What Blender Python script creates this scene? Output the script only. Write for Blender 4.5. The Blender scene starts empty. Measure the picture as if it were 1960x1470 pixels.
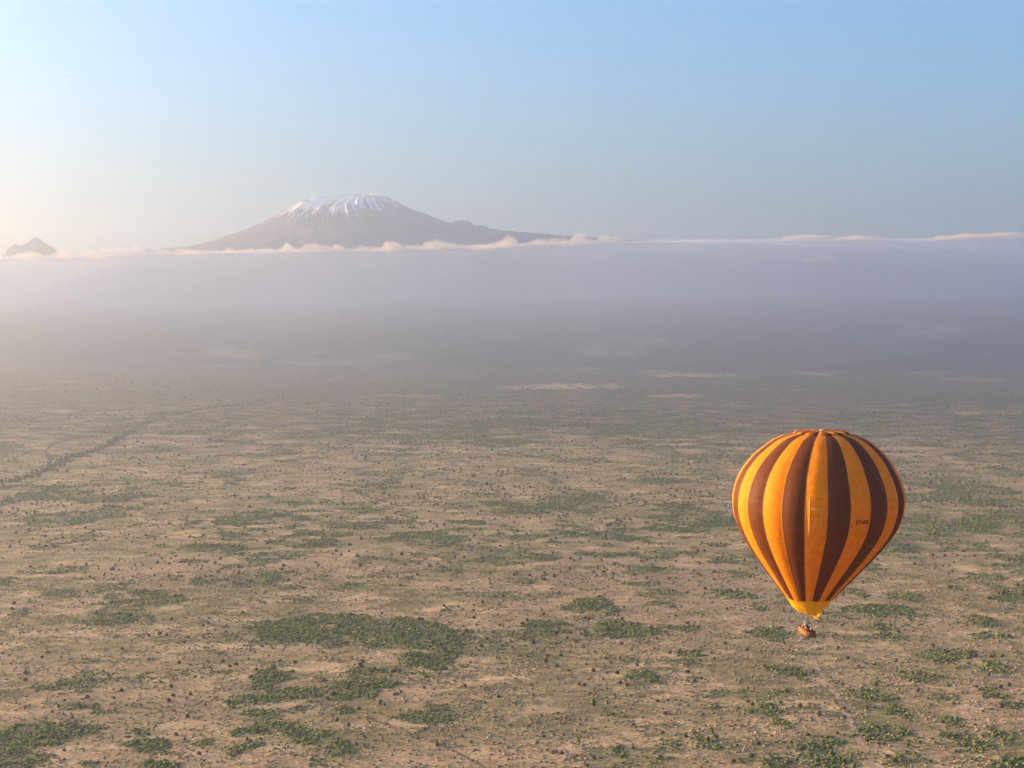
import bpy, math, random
import numpy as np
from mathutils import Vector, Matrix

# ------------------------------------------------------------------ camera, sky, sun, exposure
scene = bpy.context.scene
COL = scene.collection
W0, H0, FPX = 1960.0, 1470.0, 2830.0
CAM_H = 300.0
HORIZON_ROW = 600.0
PITCH = math.atan((H0 / 2 - HORIZON_ROW) / FPX)

cam_data = bpy.data.cameras.new("camera")
cam = bpy.data.objects.new("camera", cam_data)
COL.objects.link(cam)
cam.location = (0, 0, CAM_H)
cam.rotation_euler = (math.radians(90) - PITCH, 0, 0)
cam_data.sensor_width = 36.0
cam_data.lens = 36.0 * FPX / W0
cam_data.clip_start = 0.5
cam_data.clip_end = 300000.0
scene.camera = cam

SUN_AZ = math.radians(-74)        # from +Y (view direction), negative = left
SUN_EL = math.radians(10.5)
world = bpy.data.worlds.new("World")
scene.world = world
world.use_nodes = True
wn = world.node_tree
bg = wn.nodes["Background"]
sky = wn.nodes.new("ShaderNodeTexSky")
sky.sky_type = 'NISHITA'
sky.sun_disc = False
sky.sun_elevation = SUN_EL
sky.sun_rotation = SUN_AZ
sky.altitude = 1200
sky.air_density = 1.45
sky.dust_density = 8.5
sky.ozone_density = 5.8
bg.inputs['Strength'].default_value = 0.118
wn.links.new(sky.outputs[0], bg.inputs['Color'])

sun_data = bpy.data.lights.new("sun", 'SUN')
sun_data.energy = 5.0
sun_data.angle = math.radians(0.5)
sun_data.color = (1.0, 0.60, 0.26)
sun = bpy.data.objects.new("sun", sun_data)
COL.objects.link(sun)
to_sun = Vector((math.sin(SUN_AZ) * math.cos(SUN_EL), math.cos(SUN_AZ) * math.cos(SUN_EL), math.sin(SUN_EL)))
sun.rotation_euler = to_sun.to_track_quat('Z', 'Y').to_euler()
sun.location = (-100, 50, 600)

scene.view_settings.view_transform = 'Standard'
scene.view_settings.look = 'None'
scene.view_settings.gamma = 1.0
scene.view_settings.use_curve_mapping = False
scene.view_settings.exposure = 1.82
scene.cycles.max_bounces = 6
scene.cycles.diffuse_bounces = 2
scene.cycles.transmission_bounces = 4
scene.cycles.transparent_max_bounces = 12
scene.cycles.volume_bounces = 1
scene.cycles.use_denoising = True

# ------------------------------------------------------------------ helpers
def s2l(*c):
    """sRGB 0-255 to linear"""
    out = []
    for v in c:
        v = v / 255.0
        out.append(v / 12.92 if v <= 0.04045 else ((v + 0.055) / 1.055) ** 2.4)
    return tuple(out)

def ray(px, py):
    x = (px - W0 / 2) / FPX
    y = -(py - H0 / 2) / FPX
    c, s = math.cos(PITCH), math.sin(PITCH)
    return np.array([x, c + y * s, -s + y * c])

def on_ground(px, py):
    d = ray(px, py)
    t = CAM_H / -d[2]
    return d[0] * t, d[1] * t

def at_range(px, py, Y):
    d = ray(px, py)
    t = Y / d[1]
    return np.array([d[0] * t, Y, CAM_H + d[2] * t])

def to_px(x, y, z=0.0):
    """numpy: world -> photograph pixel"""
    c, s = math.cos(PITCH), math.sin(PITCH)
    dz = z - CAM_H
    f = y * c - dz * s
    u = y * s + dz * c
    return W0 / 2 + FPX * x / f, H0 / 2 - FPX * u / f

def _hash(ix, iy, seed):
    h = (ix.astype(np.int64) * 374761393 + iy.astype(np.int64) * 668265263 + seed * 974634777) & 0xFFFFFFFF
    h = ((h ^ (h >> 13)) * 1274126177) & 0xFFFFFFFF
    h = (h ^ (h >> 16)) & 0xFFFFFFFF
    return h.astype(np.float64) / 4294967295.0

def vnoise(x, y, seed=0):
    x = np.asarray(x, float); y = np.asarray(y, float)
    ix = np.floor(x); iy = np.floor(y)
    fx = x - ix; fy = y - iy
    fx = fx * fx * (3 - 2 * fx); fy = fy * fy * (3 - 2 * fy)
    a = _hash(ix, iy, seed); b = _hash(ix + 1, iy, seed)
    c = _hash(ix, iy + 1, seed); d = _hash(ix + 1, iy + 1, seed)
    return a + (b - a) * fx + (c - a) * fy + (a - b - c + d) * fx * fy

def fbm(x, y, seed=0, octaves=4, gain=0.5):
    v = 0; amp = 1.0; tot = 0
    for i in range(octaves):
        v = v + amp * vnoise(np.asarray(x) * 2 ** i + 17.3 * i, np.asarray(y) * 2 ** i - 9.1 * i, seed + i)
        tot += amp; amp *= gain
    return v / tot

def sstep(a, b, x):
    t = np.clip((x - a) / (b - a), 0, 1)
    return t * t * (3 - 2 * t)

def mesh_np(name, verts, faces, mats=(), smooth=False, mat_idx=None):
    """verts (n,3), faces (m,k) arrays -> mesh"""
    me = bpy.data.meshes.new(name)
    verts = np.asarray(verts, np.float32); faces = np.asarray(faces, np.int32)
    k = faces.shape[1]
    me.vertices.add(len(verts)); me.vertices.foreach_set('co', verts.ravel())
    me.loops.add(faces.size); me.loops.foreach_set('vertex_index', faces.ravel())
    me.polygons.add(len(faces))
    me.polygons.foreach_set('loop_start', np.arange(len(faces), dtype=np.int32) * k)
    me.polygons.foreach_set('loop_total', np.full(len(faces), k, np.int32))
    if smooth:
        me.polygons.foreach_set('use_smooth', np.ones(len(faces), bool))
    for m in mats:
        me.materials.append(m)
    if mat_idx is not None:
        me.polygons.foreach_set('material_index', np.asarray(mat_idx, np.int32))
    me.update(calc_edges=True)
    me.validate()
    return me

def attr(me, name, vals):
    a = me.attributes.new(name, 'FLOAT', 'POINT')
    a.data.foreach_set('value', np.asarray(vals, np.float32))

def link(name, me, parent=None, kind=None, label=None, cat=None, group=None):
    o = bpy.data.objects.new(name, me)
    COL.objects.link(o)
    if parent is not None: o.parent = parent
    if kind: o['kind'] = kind
    if label: o['label'] = label
    if cat: o['category'] = cat
    if group: o['group'] = group
    return o

def grid_faces(nu, nv, wrap_u=False):
    """vertex index = v*nu + u"""
    u = np.arange(nu if wrap_u else nu - 1); v = np.arange(nv - 1)
    U, V = np.meshgrid(u, v)
    U = U.ravel(); V = V.ravel(); U1 = (U + 1) % nu
    return np.stack([V * nu + U, V * nu + U1, (V + 1) * nu + U1, (V + 1) * nu + U], 1)

class NT:
    """small node-tree writer"""
    def __init__(self, name):
        self.m = bpy.data.materials.new(name)
        self.m.use_nodes = True
        self.t = self.m.node_tree
        self.out = self.t.nodes['Material Output']
        self.b = self.t.nodes['Principled BSDF']
    def n(self, typ, **kw):
        nd = self.t.nodes.new(typ)
        for k, v in kw.items():
            if k in ('inp',):
                for kk, vv in v.items():
                    if hasattr(vv, 'is_output') or isinstance(vv, bpy.types.NodeSocket):
                        self.t.links.new(vv, nd.inputs[kk])
                    else:
                        nd.inputs[kk].default_value = vv
            else:
                setattr(nd, k, v)
        return nd
    def link(self, a, b): self.t.links.new(a, b)
    def math(self, op, a, b=0.0, clamp=False):
        nd = self.n('ShaderNodeMath', operation=op, use_clamp=clamp)
        for i, v in enumerate((a, b)):
            if isinstance(v, bpy.types.NodeSocket): self.link(v, nd.inputs[i])
            else: nd.inputs[i].default_value = v
        return nd.outputs[0]
    def mix(self, f, a, b):
        nd = self.n('ShaderNodeMix', data_type='RGBA')
        for i, v in ((0, f), (6, a), (7, b)):
            if isinstance(v, bpy.types.NodeSocket): self.link(v, nd.inputs[i])
            elif i == 0: nd.inputs[0].default_value = v
            else: nd.inputs[i].default_value = tuple(v) + (1,) if len(v) == 3 else v
        return nd.outputs[2]
    def noise(self, scale, detail=3, rough=0.55, vec=None, stretch=None):
        if vec is None:
            vec = self.n('ShaderNodeTexCoord').outputs['Object']
        if stretch:
            mp = self.n('ShaderNodeMapping', inp={'Vector': vec, 'Scale': stretch}); vec = mp.outputs[0]
        nd = self.n('ShaderNodeTexNoise', inp={'Vector': vec, 'Scale': scale, 'Detail': detail, 'Roughness': rough})
        return nd.outputs[0]
    def ramp(self, f, lo, hi, clamp=True):
        nd = self.n('ShaderNodeMapRange', interpolation_type='SMOOTHSTEP', inp={'Value': f, 'From Min': lo, 'From Max': hi})
        return nd.outputs[0]
    def attr(self, name):
        return self.n('ShaderNodeAttribute', attribute_name=name).outputs['Fac']
    def principled(self, color, rough=0.9, spec=0.1, bump=None, bdist=1.0, bstr=1.0):
        if isinstance(color, bpy.types.NodeSocket): self.link(color, self.b.inputs['Base Color'])
        else: self.b.inputs['Base Color'].default_value = tuple(color) + (1,)
        self.b.inputs['Roughness'].default_value = rough
        self.b.inputs['Specular IOR Level'].default_value = spec
        if bump is not None:
            bn = self.n('ShaderNodeBump', inp={'Height': bump, 'Distance': bdist, 'Strength': bstr})
            self.link(bn.outputs[0], self.b.inputs['Normal'])
        return self.m

# ------------------------------------------------------------------ haze: one box of even air
HAZE_LEN = 10500.0                      # metres for the light of a far thing to fall to 1/e
def build_haze():
    x0, x1, y0, y1, z0, z1 = -16000, 16000, -16000, 17700, -9, 1300
    v = [(x, y, z) for z in (z0, z1) for y in (y0, y1) for x in (x0, x1)]
    f = [(0, 2, 3, 1), (4, 5, 7, 6), (0, 1, 5, 4), (2, 6, 7, 3), (0, 4, 6, 2), (1, 3, 7, 5)]
    m = bpy.data.materials.new("haze_air"); m.use_nodes = True
    t = m.node_tree; t.nodes.remove(t.nodes['Principled BSDF'])
    pv = t.nodes.new('ShaderNodeVolumePrincipled')
    pv.inputs['Color'].default_value = (0.78, 0.87, 0.98, 1)
    pv.inputs['Density'].default_value = 1.0 / HAZE_LEN
    pv.inputs['Anisotropy'].default_value = 0.76
    t.links.new(pv.outputs[0], t.nodes['Material Output'].inputs['Volume'])
    me = mesh_np("haze", v, f, [m])
    link("haze", me, kind='stuff', label="pale morning haze lying over the whole plain", cat="haze")
build_haze()

# ------------------------------------------------------------------ plain: thicket list and ground masks
# (column, row, half width, half height, strength) of green thickets as seen, laid back on the plain
PATCH = [(640,1205,150,26,1),(780,1218,110,36,1),(830,1262,55,22,1),(700,1308,72,24,1),(560,1195,60,20,.9),(862,1225,42,22,1),
(518,1296,40,17,1),(518,1332,78,20,1),(500,1365,58,11,.9),(530,1393,62,13,1),(600,1410,45,14,1),(470,1430,30,17,.9),(657,1428,38,17,.9),
(660,1360,25,9,.8),(670,1325,45,18,1),(614,1460,20,8,.9),(571,1357,22,8,.8),(54,1420,78,40,1),(20,1458,66,20,1),(286,1425,60,15,1),(300,1464,55,10,.9),
(175,1462,22,8,.7),(393,1422,16,8,.7),(271,1402,26,7,.9),(193,1360,28,8,.7),(150,1352,36,7,.7),(136,1310,50,18,.8),(164,1264,26,6,.6),(221,1191,42,10,.9),
(296,1146,56,14,.8),(107,1088,58,8,.5),(214,1121,42,9,.6),(32,1241,18,6,.5),(10,1110,18,7,.6),(507,1107,46,17,.9),(607,1039,42,15,.7),(660,1123,40,8,.8),
(560,1125,24,6,.6),(690,1071,20,11,.6),(821,1371,46,27,.75),(1135,1157,44,16,1),(1040,1205,55,16,.9),(1178,1203,70,14,1),(1225,1213,33,15,1),(1007,1220,22,7,.8),
(1232,1296,29,14,1),(1186,1436,15,12,.8),(1278,1132,20,8,.8),(985,1262,60,30,.32),(1262,1452,26,11,.5),(1409,1139,60,11,1),(1448,1163,17,7,.8),
(1471,1213,38,13,.9),(1316,1205,17,8,.8),(1510,1287,38,14,1),(1328,1252,24,9,.9),(1549,1252,27,5,.6),(1479,1366,28,19,1),(1366,1353,12,5,.9),(1360,1422,36,15,1),
(1370,1325,40,12,.4),(1677,1167,75,12,1),(1735,1141,32,9,1),(1642,1134,20,8,.9),(1688,1201,34,8,1),(1704,1218,30,7,.9),(1665,1221,16,5,.7),(1882,1187,30,16,.9),
(1898,1219,34,8,1),(1770,1178,18,5,.6),(1836,1256,60,13,1),(1909,1279,30,18,.9),(1774,1297,44,13,1),(1917,1337,40,20,.9),(1677,1331,38,15,.9),(1716,1362,24,16,1),
(1692,1400,46,16,1),(1820,1382,22,12,.9),(1867,1427,42,20,.9),(1917,1411,32,14,1),(1590,1447,62,22,1),(1590,1421,26,9,.9),(1487,1460,30,11,1),(1743,1450,36,12,.6),
(1937,1462,45,11,1),(1886,1108,38,14,.9),(1955,1128,16,8,.8),(1925,1149,30,6,.7),(1830,1003,80,13,.9),(1673,1089,24,6,.6),(1417,1099,24,6,.7),(1246,1092,50,7,.8),
(1386,1070,26,8,.7),(1266,1058,55,9,.7),(1289,1008,38,9,.7),(1120,1025,70,12,1),(1190,1030,60,7,.8),(1290,1010,60,9,.8),(1045,972,60,9,.7),(1290,970,50,9,.8),
(1110,955,30,6,.8),(1160,1062,50,5,.9),(1280,1058,40,5,.9),(1385,1072,30,6,.8),(1220,1094,26,5,.9),(1370,912,50,9,.6),(1060,905,50,7,.5),(1230,905,40,6,.5),
(520,985,50,7,.7),(600,1020,60,8,.7),(640,1000,60,6,.7),(560,962,40,5,.6),(690,1005,50,7,.8),(760,1000,50,7,.7),(850,1030,50,8,.7),(900,1000,40,6,.7),(960,965,60,8,.6),
(880,965,40,6,.5),(950,1050,60,6,.6),(1000,1030,40,6,.6),(1000,1112,30,7,.8),(790,1075,40,8,.8),(450,1022,40,6,.6),(640,868,60,5,.4),(530,812,50,4,.3),(920,880,50,5,.4),
(150,1030,50,6,.35),(60,1010,40,5,.3),(1760,955,50,8,.6),(1900,960,60,9,.6),(1800,900,60,7,.5),(1900,845,70,6,.5),(1250,855,60,4,.5),(1350,800,50,3,.4),
(1480,1010,30,8,.5),(1500,1215,50,8,.5),(1300,1138,30,6,.6),(870,1130,40,6,.4),(730,1100,30,7,.5)]
# pinkish bare soil
BARE = [(600,1240,40,14,.8),(790,1325,70,12,1),(660,1165,60,9,.8),(770,1335,60,10,.9),(900,1200,60,50,.55),(960,1160,60,40,.4),(690,1055,50,10,.8),(560,1140,40,6,.7),
(1560,1380,40,18,.8),(1620,1455,18,22,.9),(1560,1300,40,16,.5),(1650,1250,60,20,.5),(1310,1320,40,25,.6),(1400,1400,60,30,.35),(1250,1145,40,18,.8),(1430,1190,30,10,.6),
(1800,1230,60,12,.5),(1920,1240,40,6,.6),(500,1250,60,12,.6),(420,1340,40,40,.45),(230,1380,60,16,.4),(250,1450,40,20,.5),(690,1390,50,10,.6),(680,1440,60,16,.7),
(1080,1440,60,18,.4),(1500,1400,30,12,.5),(760,1180,40,4,.5),(1060,1075,60,10,.7),(1380,985,50,10,.6),(1020,1010,40,9,.6),(690,1100,40,8,.5),(1300,1440,50,20,.4),
(600,1130,60,6,.5),(820,1350,60,9,.8),(350,1000,60,10,.3),(1080,925,50,6,.4),(1790,1060,60,12,.4),(1100,1310,80,40,.2),(1700,1010,60,12,.4),(930,1060,50,7,.4)]
# pale dry strips far out (and dark ones: negative strength)
FAR = [(1080,739,110,5,1),(1000,741,60,3,.7),(1330,718,100,4,.8),(1250,711,40,3,.7),(1560,686,40,5,.9),(1560,716,26,3,.8),(1780,712,40,3,.8),(1720,697,50,3,.4),(1880,706,60,3,.6),
(600,706,80,4,.55),(130,731,30,2,.6),(330,669,60,2.5,.6),(440,666,30,2,.4),(410,649,30,2,.3),(790,643,60,2.5,.5),(740,636,40,2,.4),(930,629,40,2,.4),(1100,692,60,5,.45),
(930,690,14,2,.6),(1300,757,60,4,.5),(1860,727,90,7,.55),(1480,745,80,4,.4),(780,757,60,3,.45),(760,735,60,8,.3),(1040,705,60,5,.3),(1650,650,30,2,.3),(1480,735,120,3,.35),
(1200,722,160,4,.3),(240,790,60,3,.3),(120,788,30,3,.3),(1900,790,80,4,.3),
(1080,722,90,6,-.6),(900,700,120,7,-.3),(1700,735,120,3,-.6),(1450,700,120,6,-.4),(700,690,200,10,-.4),(1350,765,140,5,-.4),(1000,765,180,7,-.3),(1800,760,90,6,-.3),
(1500,780,90,5,-.3),(700,800,120,6,-.2)]
RIVER = [(-120,945),(0,925),(45,914),(88,900),(112,888),(132,877),(152,870),(190,861),(222,843),(262,818),(300,800),(350,789),(400,782),(450,776),(520,762),(600,748),(680,737),(760,728)]
RIVER_B = [(88,900),(96,882),(86,862),(104,848),(150,836),(190,822),(232,812)]
TRACKS = [[(560,1330),(640,1352),(740,1388),(800,1408),(860,1432),(915,1462),(960,1490)],
          [(1500,1180),(1540,1230),(1575,1290),(1600,1330),(1625,1380),(1655,1440),(1690,1500)],
          [(940,900),(925,960),(910,1040),(905,1120),(915,1180),(935,1240)]]
PAT_W = None
def world_ellipses(lst):
    out = []
    for cx, cy, rx, ry, s in lst:
        x, y = on_ground(cx, cy)
        xr, _ = on_ground(cx + rx, cy)
        _, ya = on_ground(cx, cy - ry * 0.9); _, yb = on_ground(cx, cy + ry)
        out.append((x, (ya + yb) / 2, abs(xr - x), max((ya - yb) / 2, 4), s))
    return out
EP, EB, EF = world_ellipses(PATCH), world_ellipses(BARE), world_ellipses(FAR)

def ell_field(x, y, lst, wob=0.55, scale=0.035, seed=5):
    """soft-edged union of ellipses whose outlines are broken by noise; signed strengths allowed"""
    x = np.asarray(x, float); y = np.asarray(y, float)
    pos = np.zeros(x.shape); neg = np.zeros(x.shape)
    for i, (cx, cy, rx, ry, s) in enumerate(lst):
        m = (abs(x - cx) < 2.2 * rx) & (abs(y - cy) < 2.2 * ry)
        if not m.any(): continue
        xx = x[m]; yy = y[m]
        sc = 2.2 / min(max(rx, ry), 60.0) if max(rx, ry) < 300 else 6.0 / max(rx, ry)
        nz = fbm(xx * sc, yy * sc * 0.8, seed + i, 4, 0.6) - 0.5
        xx = xx + (fbm(xx * sc * .7, yy * sc * .7, seed + 700, 3) - .5) * rx * 1.5
        yy = yy + (fbm(xx * sc * .7, yy * sc * .7, seed + 800, 3) - .5) * ry * 1.5
        d = ((xx - cx) / rx) ** 2 + ((yy - cy) / ry) ** 2
        f = sstep(1.7, 0.25, d + nz * 2.9 * wob * 1.9)
        if s > 0: pos[m] = np.maximum(pos[m], f * s)
        else: neg[m] = np.maximum(neg[m], -f * s)
    return pos, neg

def seg_dist(x, y, pts):
    best = np.full(np.shape(x), 1e9)
    for (ax, ay), (bx, by) in zip(pts[:-1], pts[1:]):
        dx, dy = bx - ax, by - ay
        t = np.clip(((x - ax) * dx + (y - ay) * dy) / (dx * dx + dy * dy), 0, 1)
        best = np.minimum(best, np.hypot(x - ax - t * dx, y - ay - t * dy))
    return best

def green_field(x, y):
    x = np.asarray(x, float); y = np.asarray(y, float)
    g, _ = ell_field(x, y, EP)
    d = np.hypot(x, y)
    px, py = to_px(x, np.maximum(y, 200.0))
    # scattered thickets everywhere the list above does not describe: sparse near, frequent from 2 km out
    n = fbm(x / 130.0, y / 120.0, 31, 5, 0.55)
    big = fbm(x / 900.0, y / 1400.0, 77, 3)
    listed = (px > -30) & (px < 1990) & (py > 1085) & (py < 1500)
    th = np.where(listed, 0.67, 0.56) - 0.10 * sstep(0.35, 0.65, big) * sstep(1400, 2200, d)
    th = th + 0.05 * sstep(900, 200, px) * (d > 1700)
    gn = sstep(th, th + 0.085, n) * np.where(listed, 0.45, 0.62)
    n2 = fbm(x / 38.0, y / 34.0, 91, 4, 0.55)
    gs = sstep(0.585, 0.70, n2) * np.where(d > 1500, 0.55, 0.42)
    return np.maximum(np.maximum(g, gn), gs)

def land_z(x, y):
    """gentle swell of the plain"""
    x = np.asarray(x, float); y = np.asarray(y, float)
    d = np.hypot(x, y)
    z = (fbm(x / 300.0, y / 300.0, 3, 3) - 0.5) * 3.0 + (fbm(x / 45.0, y / 45.0, 8, 2) - 0.5) * 0.9 * sstep(5000, 2000, d)
    return z * sstep(12000, 5000, d)

def build_ground():
    fine = np.radians(np.arange(-23, 23.001, 0.11))
    coarse = np.radians(np.concatenate([np.arange(-180, -23, 4.0), np.arange(24, 180, 4.0)]))
    ang = np.sort(np.concatenate([fine, coarse]))
    r = [25.0]
    while r[-1] < 15300:
        v = r[-1]
        r.append(v * (1.06 if v < 820 else 1.0038 if v < 2300 else 1.006 if v < 5200 else 1.012 if v < 18000 else 1.04))
    r = np.array(r)
    A, R = np.meshgrid(ang, r)
    X = R * np.sin(A); Y = R * np.cos(A)
    x = X.ravel(); y = Y.ravel()
    front = (y > 100)
    g = np.zeros(x.shape); g[front] = green_field(x[front], y[front])
    b, _ = ell_field(x, y, EB, wob=0.5, seed=205)
    nb = fbm(x / 210.0, y / 190.0, 55, 4)
    b = np.maximum(b, 0.6 * sstep(0.58, 0.72, nb)) * (1 - g)
    fp, fn = ell_field(x, y, EF, wob=0.5, seed=405)
    d = np.hypot(x, y)
    # far plain: streaks of dry grass and woodland, plus haze painted by distance
    st = fbm(x / 900.0, y / 420.0, 141, 4)
    fp = np.maximum(fp, 0.45 * sstep(0.60, 0.70, st) * sstep(5200, 6500, d) * sstep(11000, 8000, d))
    wood_haze = np.maximum(fn, sstep(0.46, 0.60, fbm(x / 1500.0, y / 700.0, 161, 4)) * 0.6 * sstep(3600, 7000, d))
    wood_haze = np.maximum(wood_haze, 0.95 * sstep(8400, 10200, d + (fbm(x / 2500.0, y / 900.0, 171, 3) - .5) * 3500))
    wood_haze = np.maximum(wood_haze, 0.50 * sstep(1500, 4500, d) + 0.45 * sstep(4800, 7000, d))  # painted haze: the soil colour darkens and greys steadily with distance
    wood_haze = wood_haze * (1 - fp)
    z = land_z(x, y)
    me = mesh_np("ground", np.stack([x, y, z], 1), grid_faces(len(ang), len(r), wrap_u=True), [ground_material()], smooth=True)
    attr(me, 'green', g); attr(me, 'bare', b); attr(me, 'pale', fp); attr(me, 'wood_haze', wood_haze)
    link("ground", me, kind='structure', label="dry savanna plain of tan grass and pinkish soil", cat="ground")

def ground_material():
    k = NT("savanna_soil")
    obj = k.n('ShaderNodeTexCoord').outputs['Object']
    n1 = k.noise(0.42, 5, 0.65, obj, (0.75, 1.0, 1))       # tussocks
    n2 = k.noise(0.085, 4, 0.6, obj)     # clumps
    n3 = k.noise(0.012, 4, 0.6, obj)     # broad tone
    n4 = k.noise(0.0035, 3, 0.55, obj)
    n5 = k.noise(0.036, 5, 0.62, obj, (0.6, 1.0, 1))
    grass = k.mix(k.ramp(n1, 0.38, 0.62), (0.24, 0.165, 0.078), (0.66, 0.45, 0.225))
    grass = k.mix(k.math('MULTIPLY', k.ramp(n2, 0.48, 0.64), 0.72), grass, (0.120, 0.110, 0.048))
    grass = k.mix(k.math('MULTIPLY', k.ramp(n5, 0.50, 0.62), 0.72), grass, (0.115, 0.112, 0.050))
    grass = k.mix(k.math('MULTIPLY', k.ramp(n5, 0.47, 0.36), 0.75), grass, (0.70, 0.475, 0.26))
    grass = k.mix(k.math('MULTIPLY', k.ramp(n3, 0.42, 0.60), 0.58), grass, (0.19, 0.165, 0.062))
    grass = k.mix(k.math('MULTIPLY', k.ramp(n4, 0.45, 0.7), 0.35), grass, (0.17, 0.15, 0.08))
    soil = k.mix(k.ramp(n1, 0.35, 0.65), (0.34, 0.215, 0.12), (0.60, 0.39, 0.225))
    b = k.math('MULTIPLY', k.attr('bare'), 0.85)
    c = k.mix(k.math('MULTIPLY', b, k.ramp(n2, 0.25, 0.5)), grass, soil)
    gg = k.math('ADD', k.attr('green'), k.math('MULTIPLY', k.math('SUBTRACT', k.math('ADD', k.math('MULTIPLY', n2, 0.6), k.math('MULTIPLY', k.noise(0.035, 5, 0.6, obj), 0.4)), 0.5), 2.4))
    leaf = k.mix(k.ramp(n1, 0.38, 0.64), (0.062, 0.072, 0.028), (0.165, 0.175, 0.065))
    c = k.mix(k.math('MULTIPLY', k.ramp(gg, 0.3, 0.7), 0.72), c, leaf)
    wn_ = k.math('ADD', k.attr('wood_haze'), k.math('MULTIPLY', k.math('SUBTRACT', n3, 0.5), 0.8))
    c = k.mix(k.math('MULTIPLY', k.ramp(wn_, 0.2, 0.6), 0.85), c, (0.050, 0.052, 0.034))
    c = k.mix(k.math('MULTIPLY', k.ramp(k.math('ADD', k.attr('pale'), k.math('MULTIPLY', k.math('SUBTRACT', n3, 0.5), 1.0)), 0.45, 1.3), 0.7), c, (0.42, 0.32, 0.22))
    return k.principled(c, 0.95, 0.05, bump=k.math('ADD', n1, k.math('MULTIPLY', n2, 2.2)), bdist=1.6, bstr=0.55)

def ribbon(name, pts, width, mat, label, cat, lift=0.12, seed=1, step=9.0):
    p = np.array([on_ground(*q) for q in pts])
    seg = np.hypot(*np.diff(p, axis=0).T)
    s = np.concatenate([[0], np.cumsum(seg)])
    n = int(s[-1] / step) + 2
    t = np.linspace(0, s[-1], n)
    # smooth the bends
    x = np.interp(t, s, p[:, 0]); y = np.interp(t, s, p[:, 1])
    kn = max(3, int(40 / step)); ker = np.ones(2 * kn + 1) / (2 * kn + 1)
    xp = np.pad(x, kn, mode='reflect', reflect_type='odd'); yp = np.pad(y, kn, mode='reflect', reflect_type='odd')
    x = np.convolve(xp, ker, 'valid'); y = np.convolve(yp, ker, 'valid')
    x += (fbm(t / 60, t * 0, seed, 3) - .5) * width * 1.6
    dx = np.gradient(x); dy = np.gradient(y); L = np.hypot(dx, dy); nx, ny = -dy / L, dx / L
    cols = 5
    V = []
    wl = width * (0.35 + 1.1 * fbm(t / 25, t * 0 + 3, seed + 5, 4)); wr = width * (0.35 + 1.1 * fbm(t / 25, t * 0 + 9, seed + 9, 4))
    for c in range(cols):
        f = c / (cols - 1) * 2 - 1
        w = np.where(f < 0, f * wl, f * wr)
        xx = x + nx * w; yy = y + ny * w
        V.append(np.stack([xx, yy, land_z(xx, yy) + lift], 1))
    V = np.stack(V, 1).reshape(-1, 3)
    me = mesh_np(name, V, grid_faces(cols, n), [mat], smooth=True)
    return link(name, me, kind='structure', label=label, cat=cat)

build_ground()
kk = NT("riverbed_mud")
riv_m = kk.principled(kk.mix(kk.ramp(kk.noise(0.06, 4), 0.38, 0.62), (0.038, 0.035, 0.024), (0.11, 0.09, 0.06)), 0.95, 0.05)
kk = NT("track_dust")
tr_m = kk.principled(kk.mix(kk.ramp(kk.noise(0.35, 4), 0.35, 0.65), (0.33, 0.225, 0.13), (0.50, 0.345, 0.21)), 0.95, 0.05)
kk = NT("worn_grass")
tg_m = kk.principled(kk.mix(kk.ramp(kk.noise(0.3, 4), 0.4, 0.6), (0.13, 0.095, 0.06), (0.24, 0.17, 0.11)), 0.95, 0.05)
ribbon("dry_riverbed", RIVER, 11, riv_m, "long dark dry riverbed winding across the plain at the far left", "riverbed", seed=3, step=14)
ribbon("river_side_channel", RIVER_B, 4, riv_m, "short dark side channel looping above the dry riverbed", "riverbed", seed=23, step=14)
ribbon("dirt_track", TRACKS[0], 1.5, tg_m, "thin dark dirt track slanting to the bottom edge left of centre", "track", seed=41, step=4)
ribbon("dusty_path", TRACKS[1], 2.4, tr_m, "broad pinkish dusty path running down below the balloon", "path", seed=51, step=4)

# ------------------------------------------------------------------ mountains
MD = 12000.0
MPX = MD / FPX
def row_z(row): return CAM_H + (HORIZON_ROW - row) * MPX
def prof(pts, r):
    p = np.array(pts, float)
    return np.interp(r, p[:, 0] * MPX, np.array([row_z(v) for v in p[:, 1]]))
PL = [(0,372.5),(40,373),(55,375),(90,379),(115,389),(150,408),(190,430),(230,446),(270,459),(310,471),(345,474),(400,477),(440,481),(500,489),(560,500),(640,500),(760,520),(900,560),(1160,664),(1300,676)]
PR = [(0,372.5),(40,373),(56,377),(72,386),(90,396),(112,406),(140,416),(168,426),(200,433),(240,438),(285,443),(330,447),(390,452),(450,457),(510,462),(620,469),(760,484),(900,510),(1160,664),(1300,676)]
PF = [(0,372.5),(40,374),(60,378),(90,389),(120,404),(155,424),(195,448),(245,472),(310,500),(400,534),(500,565),(620,600),(760,640),(860,664),(940,672),(1300,676)]
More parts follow.
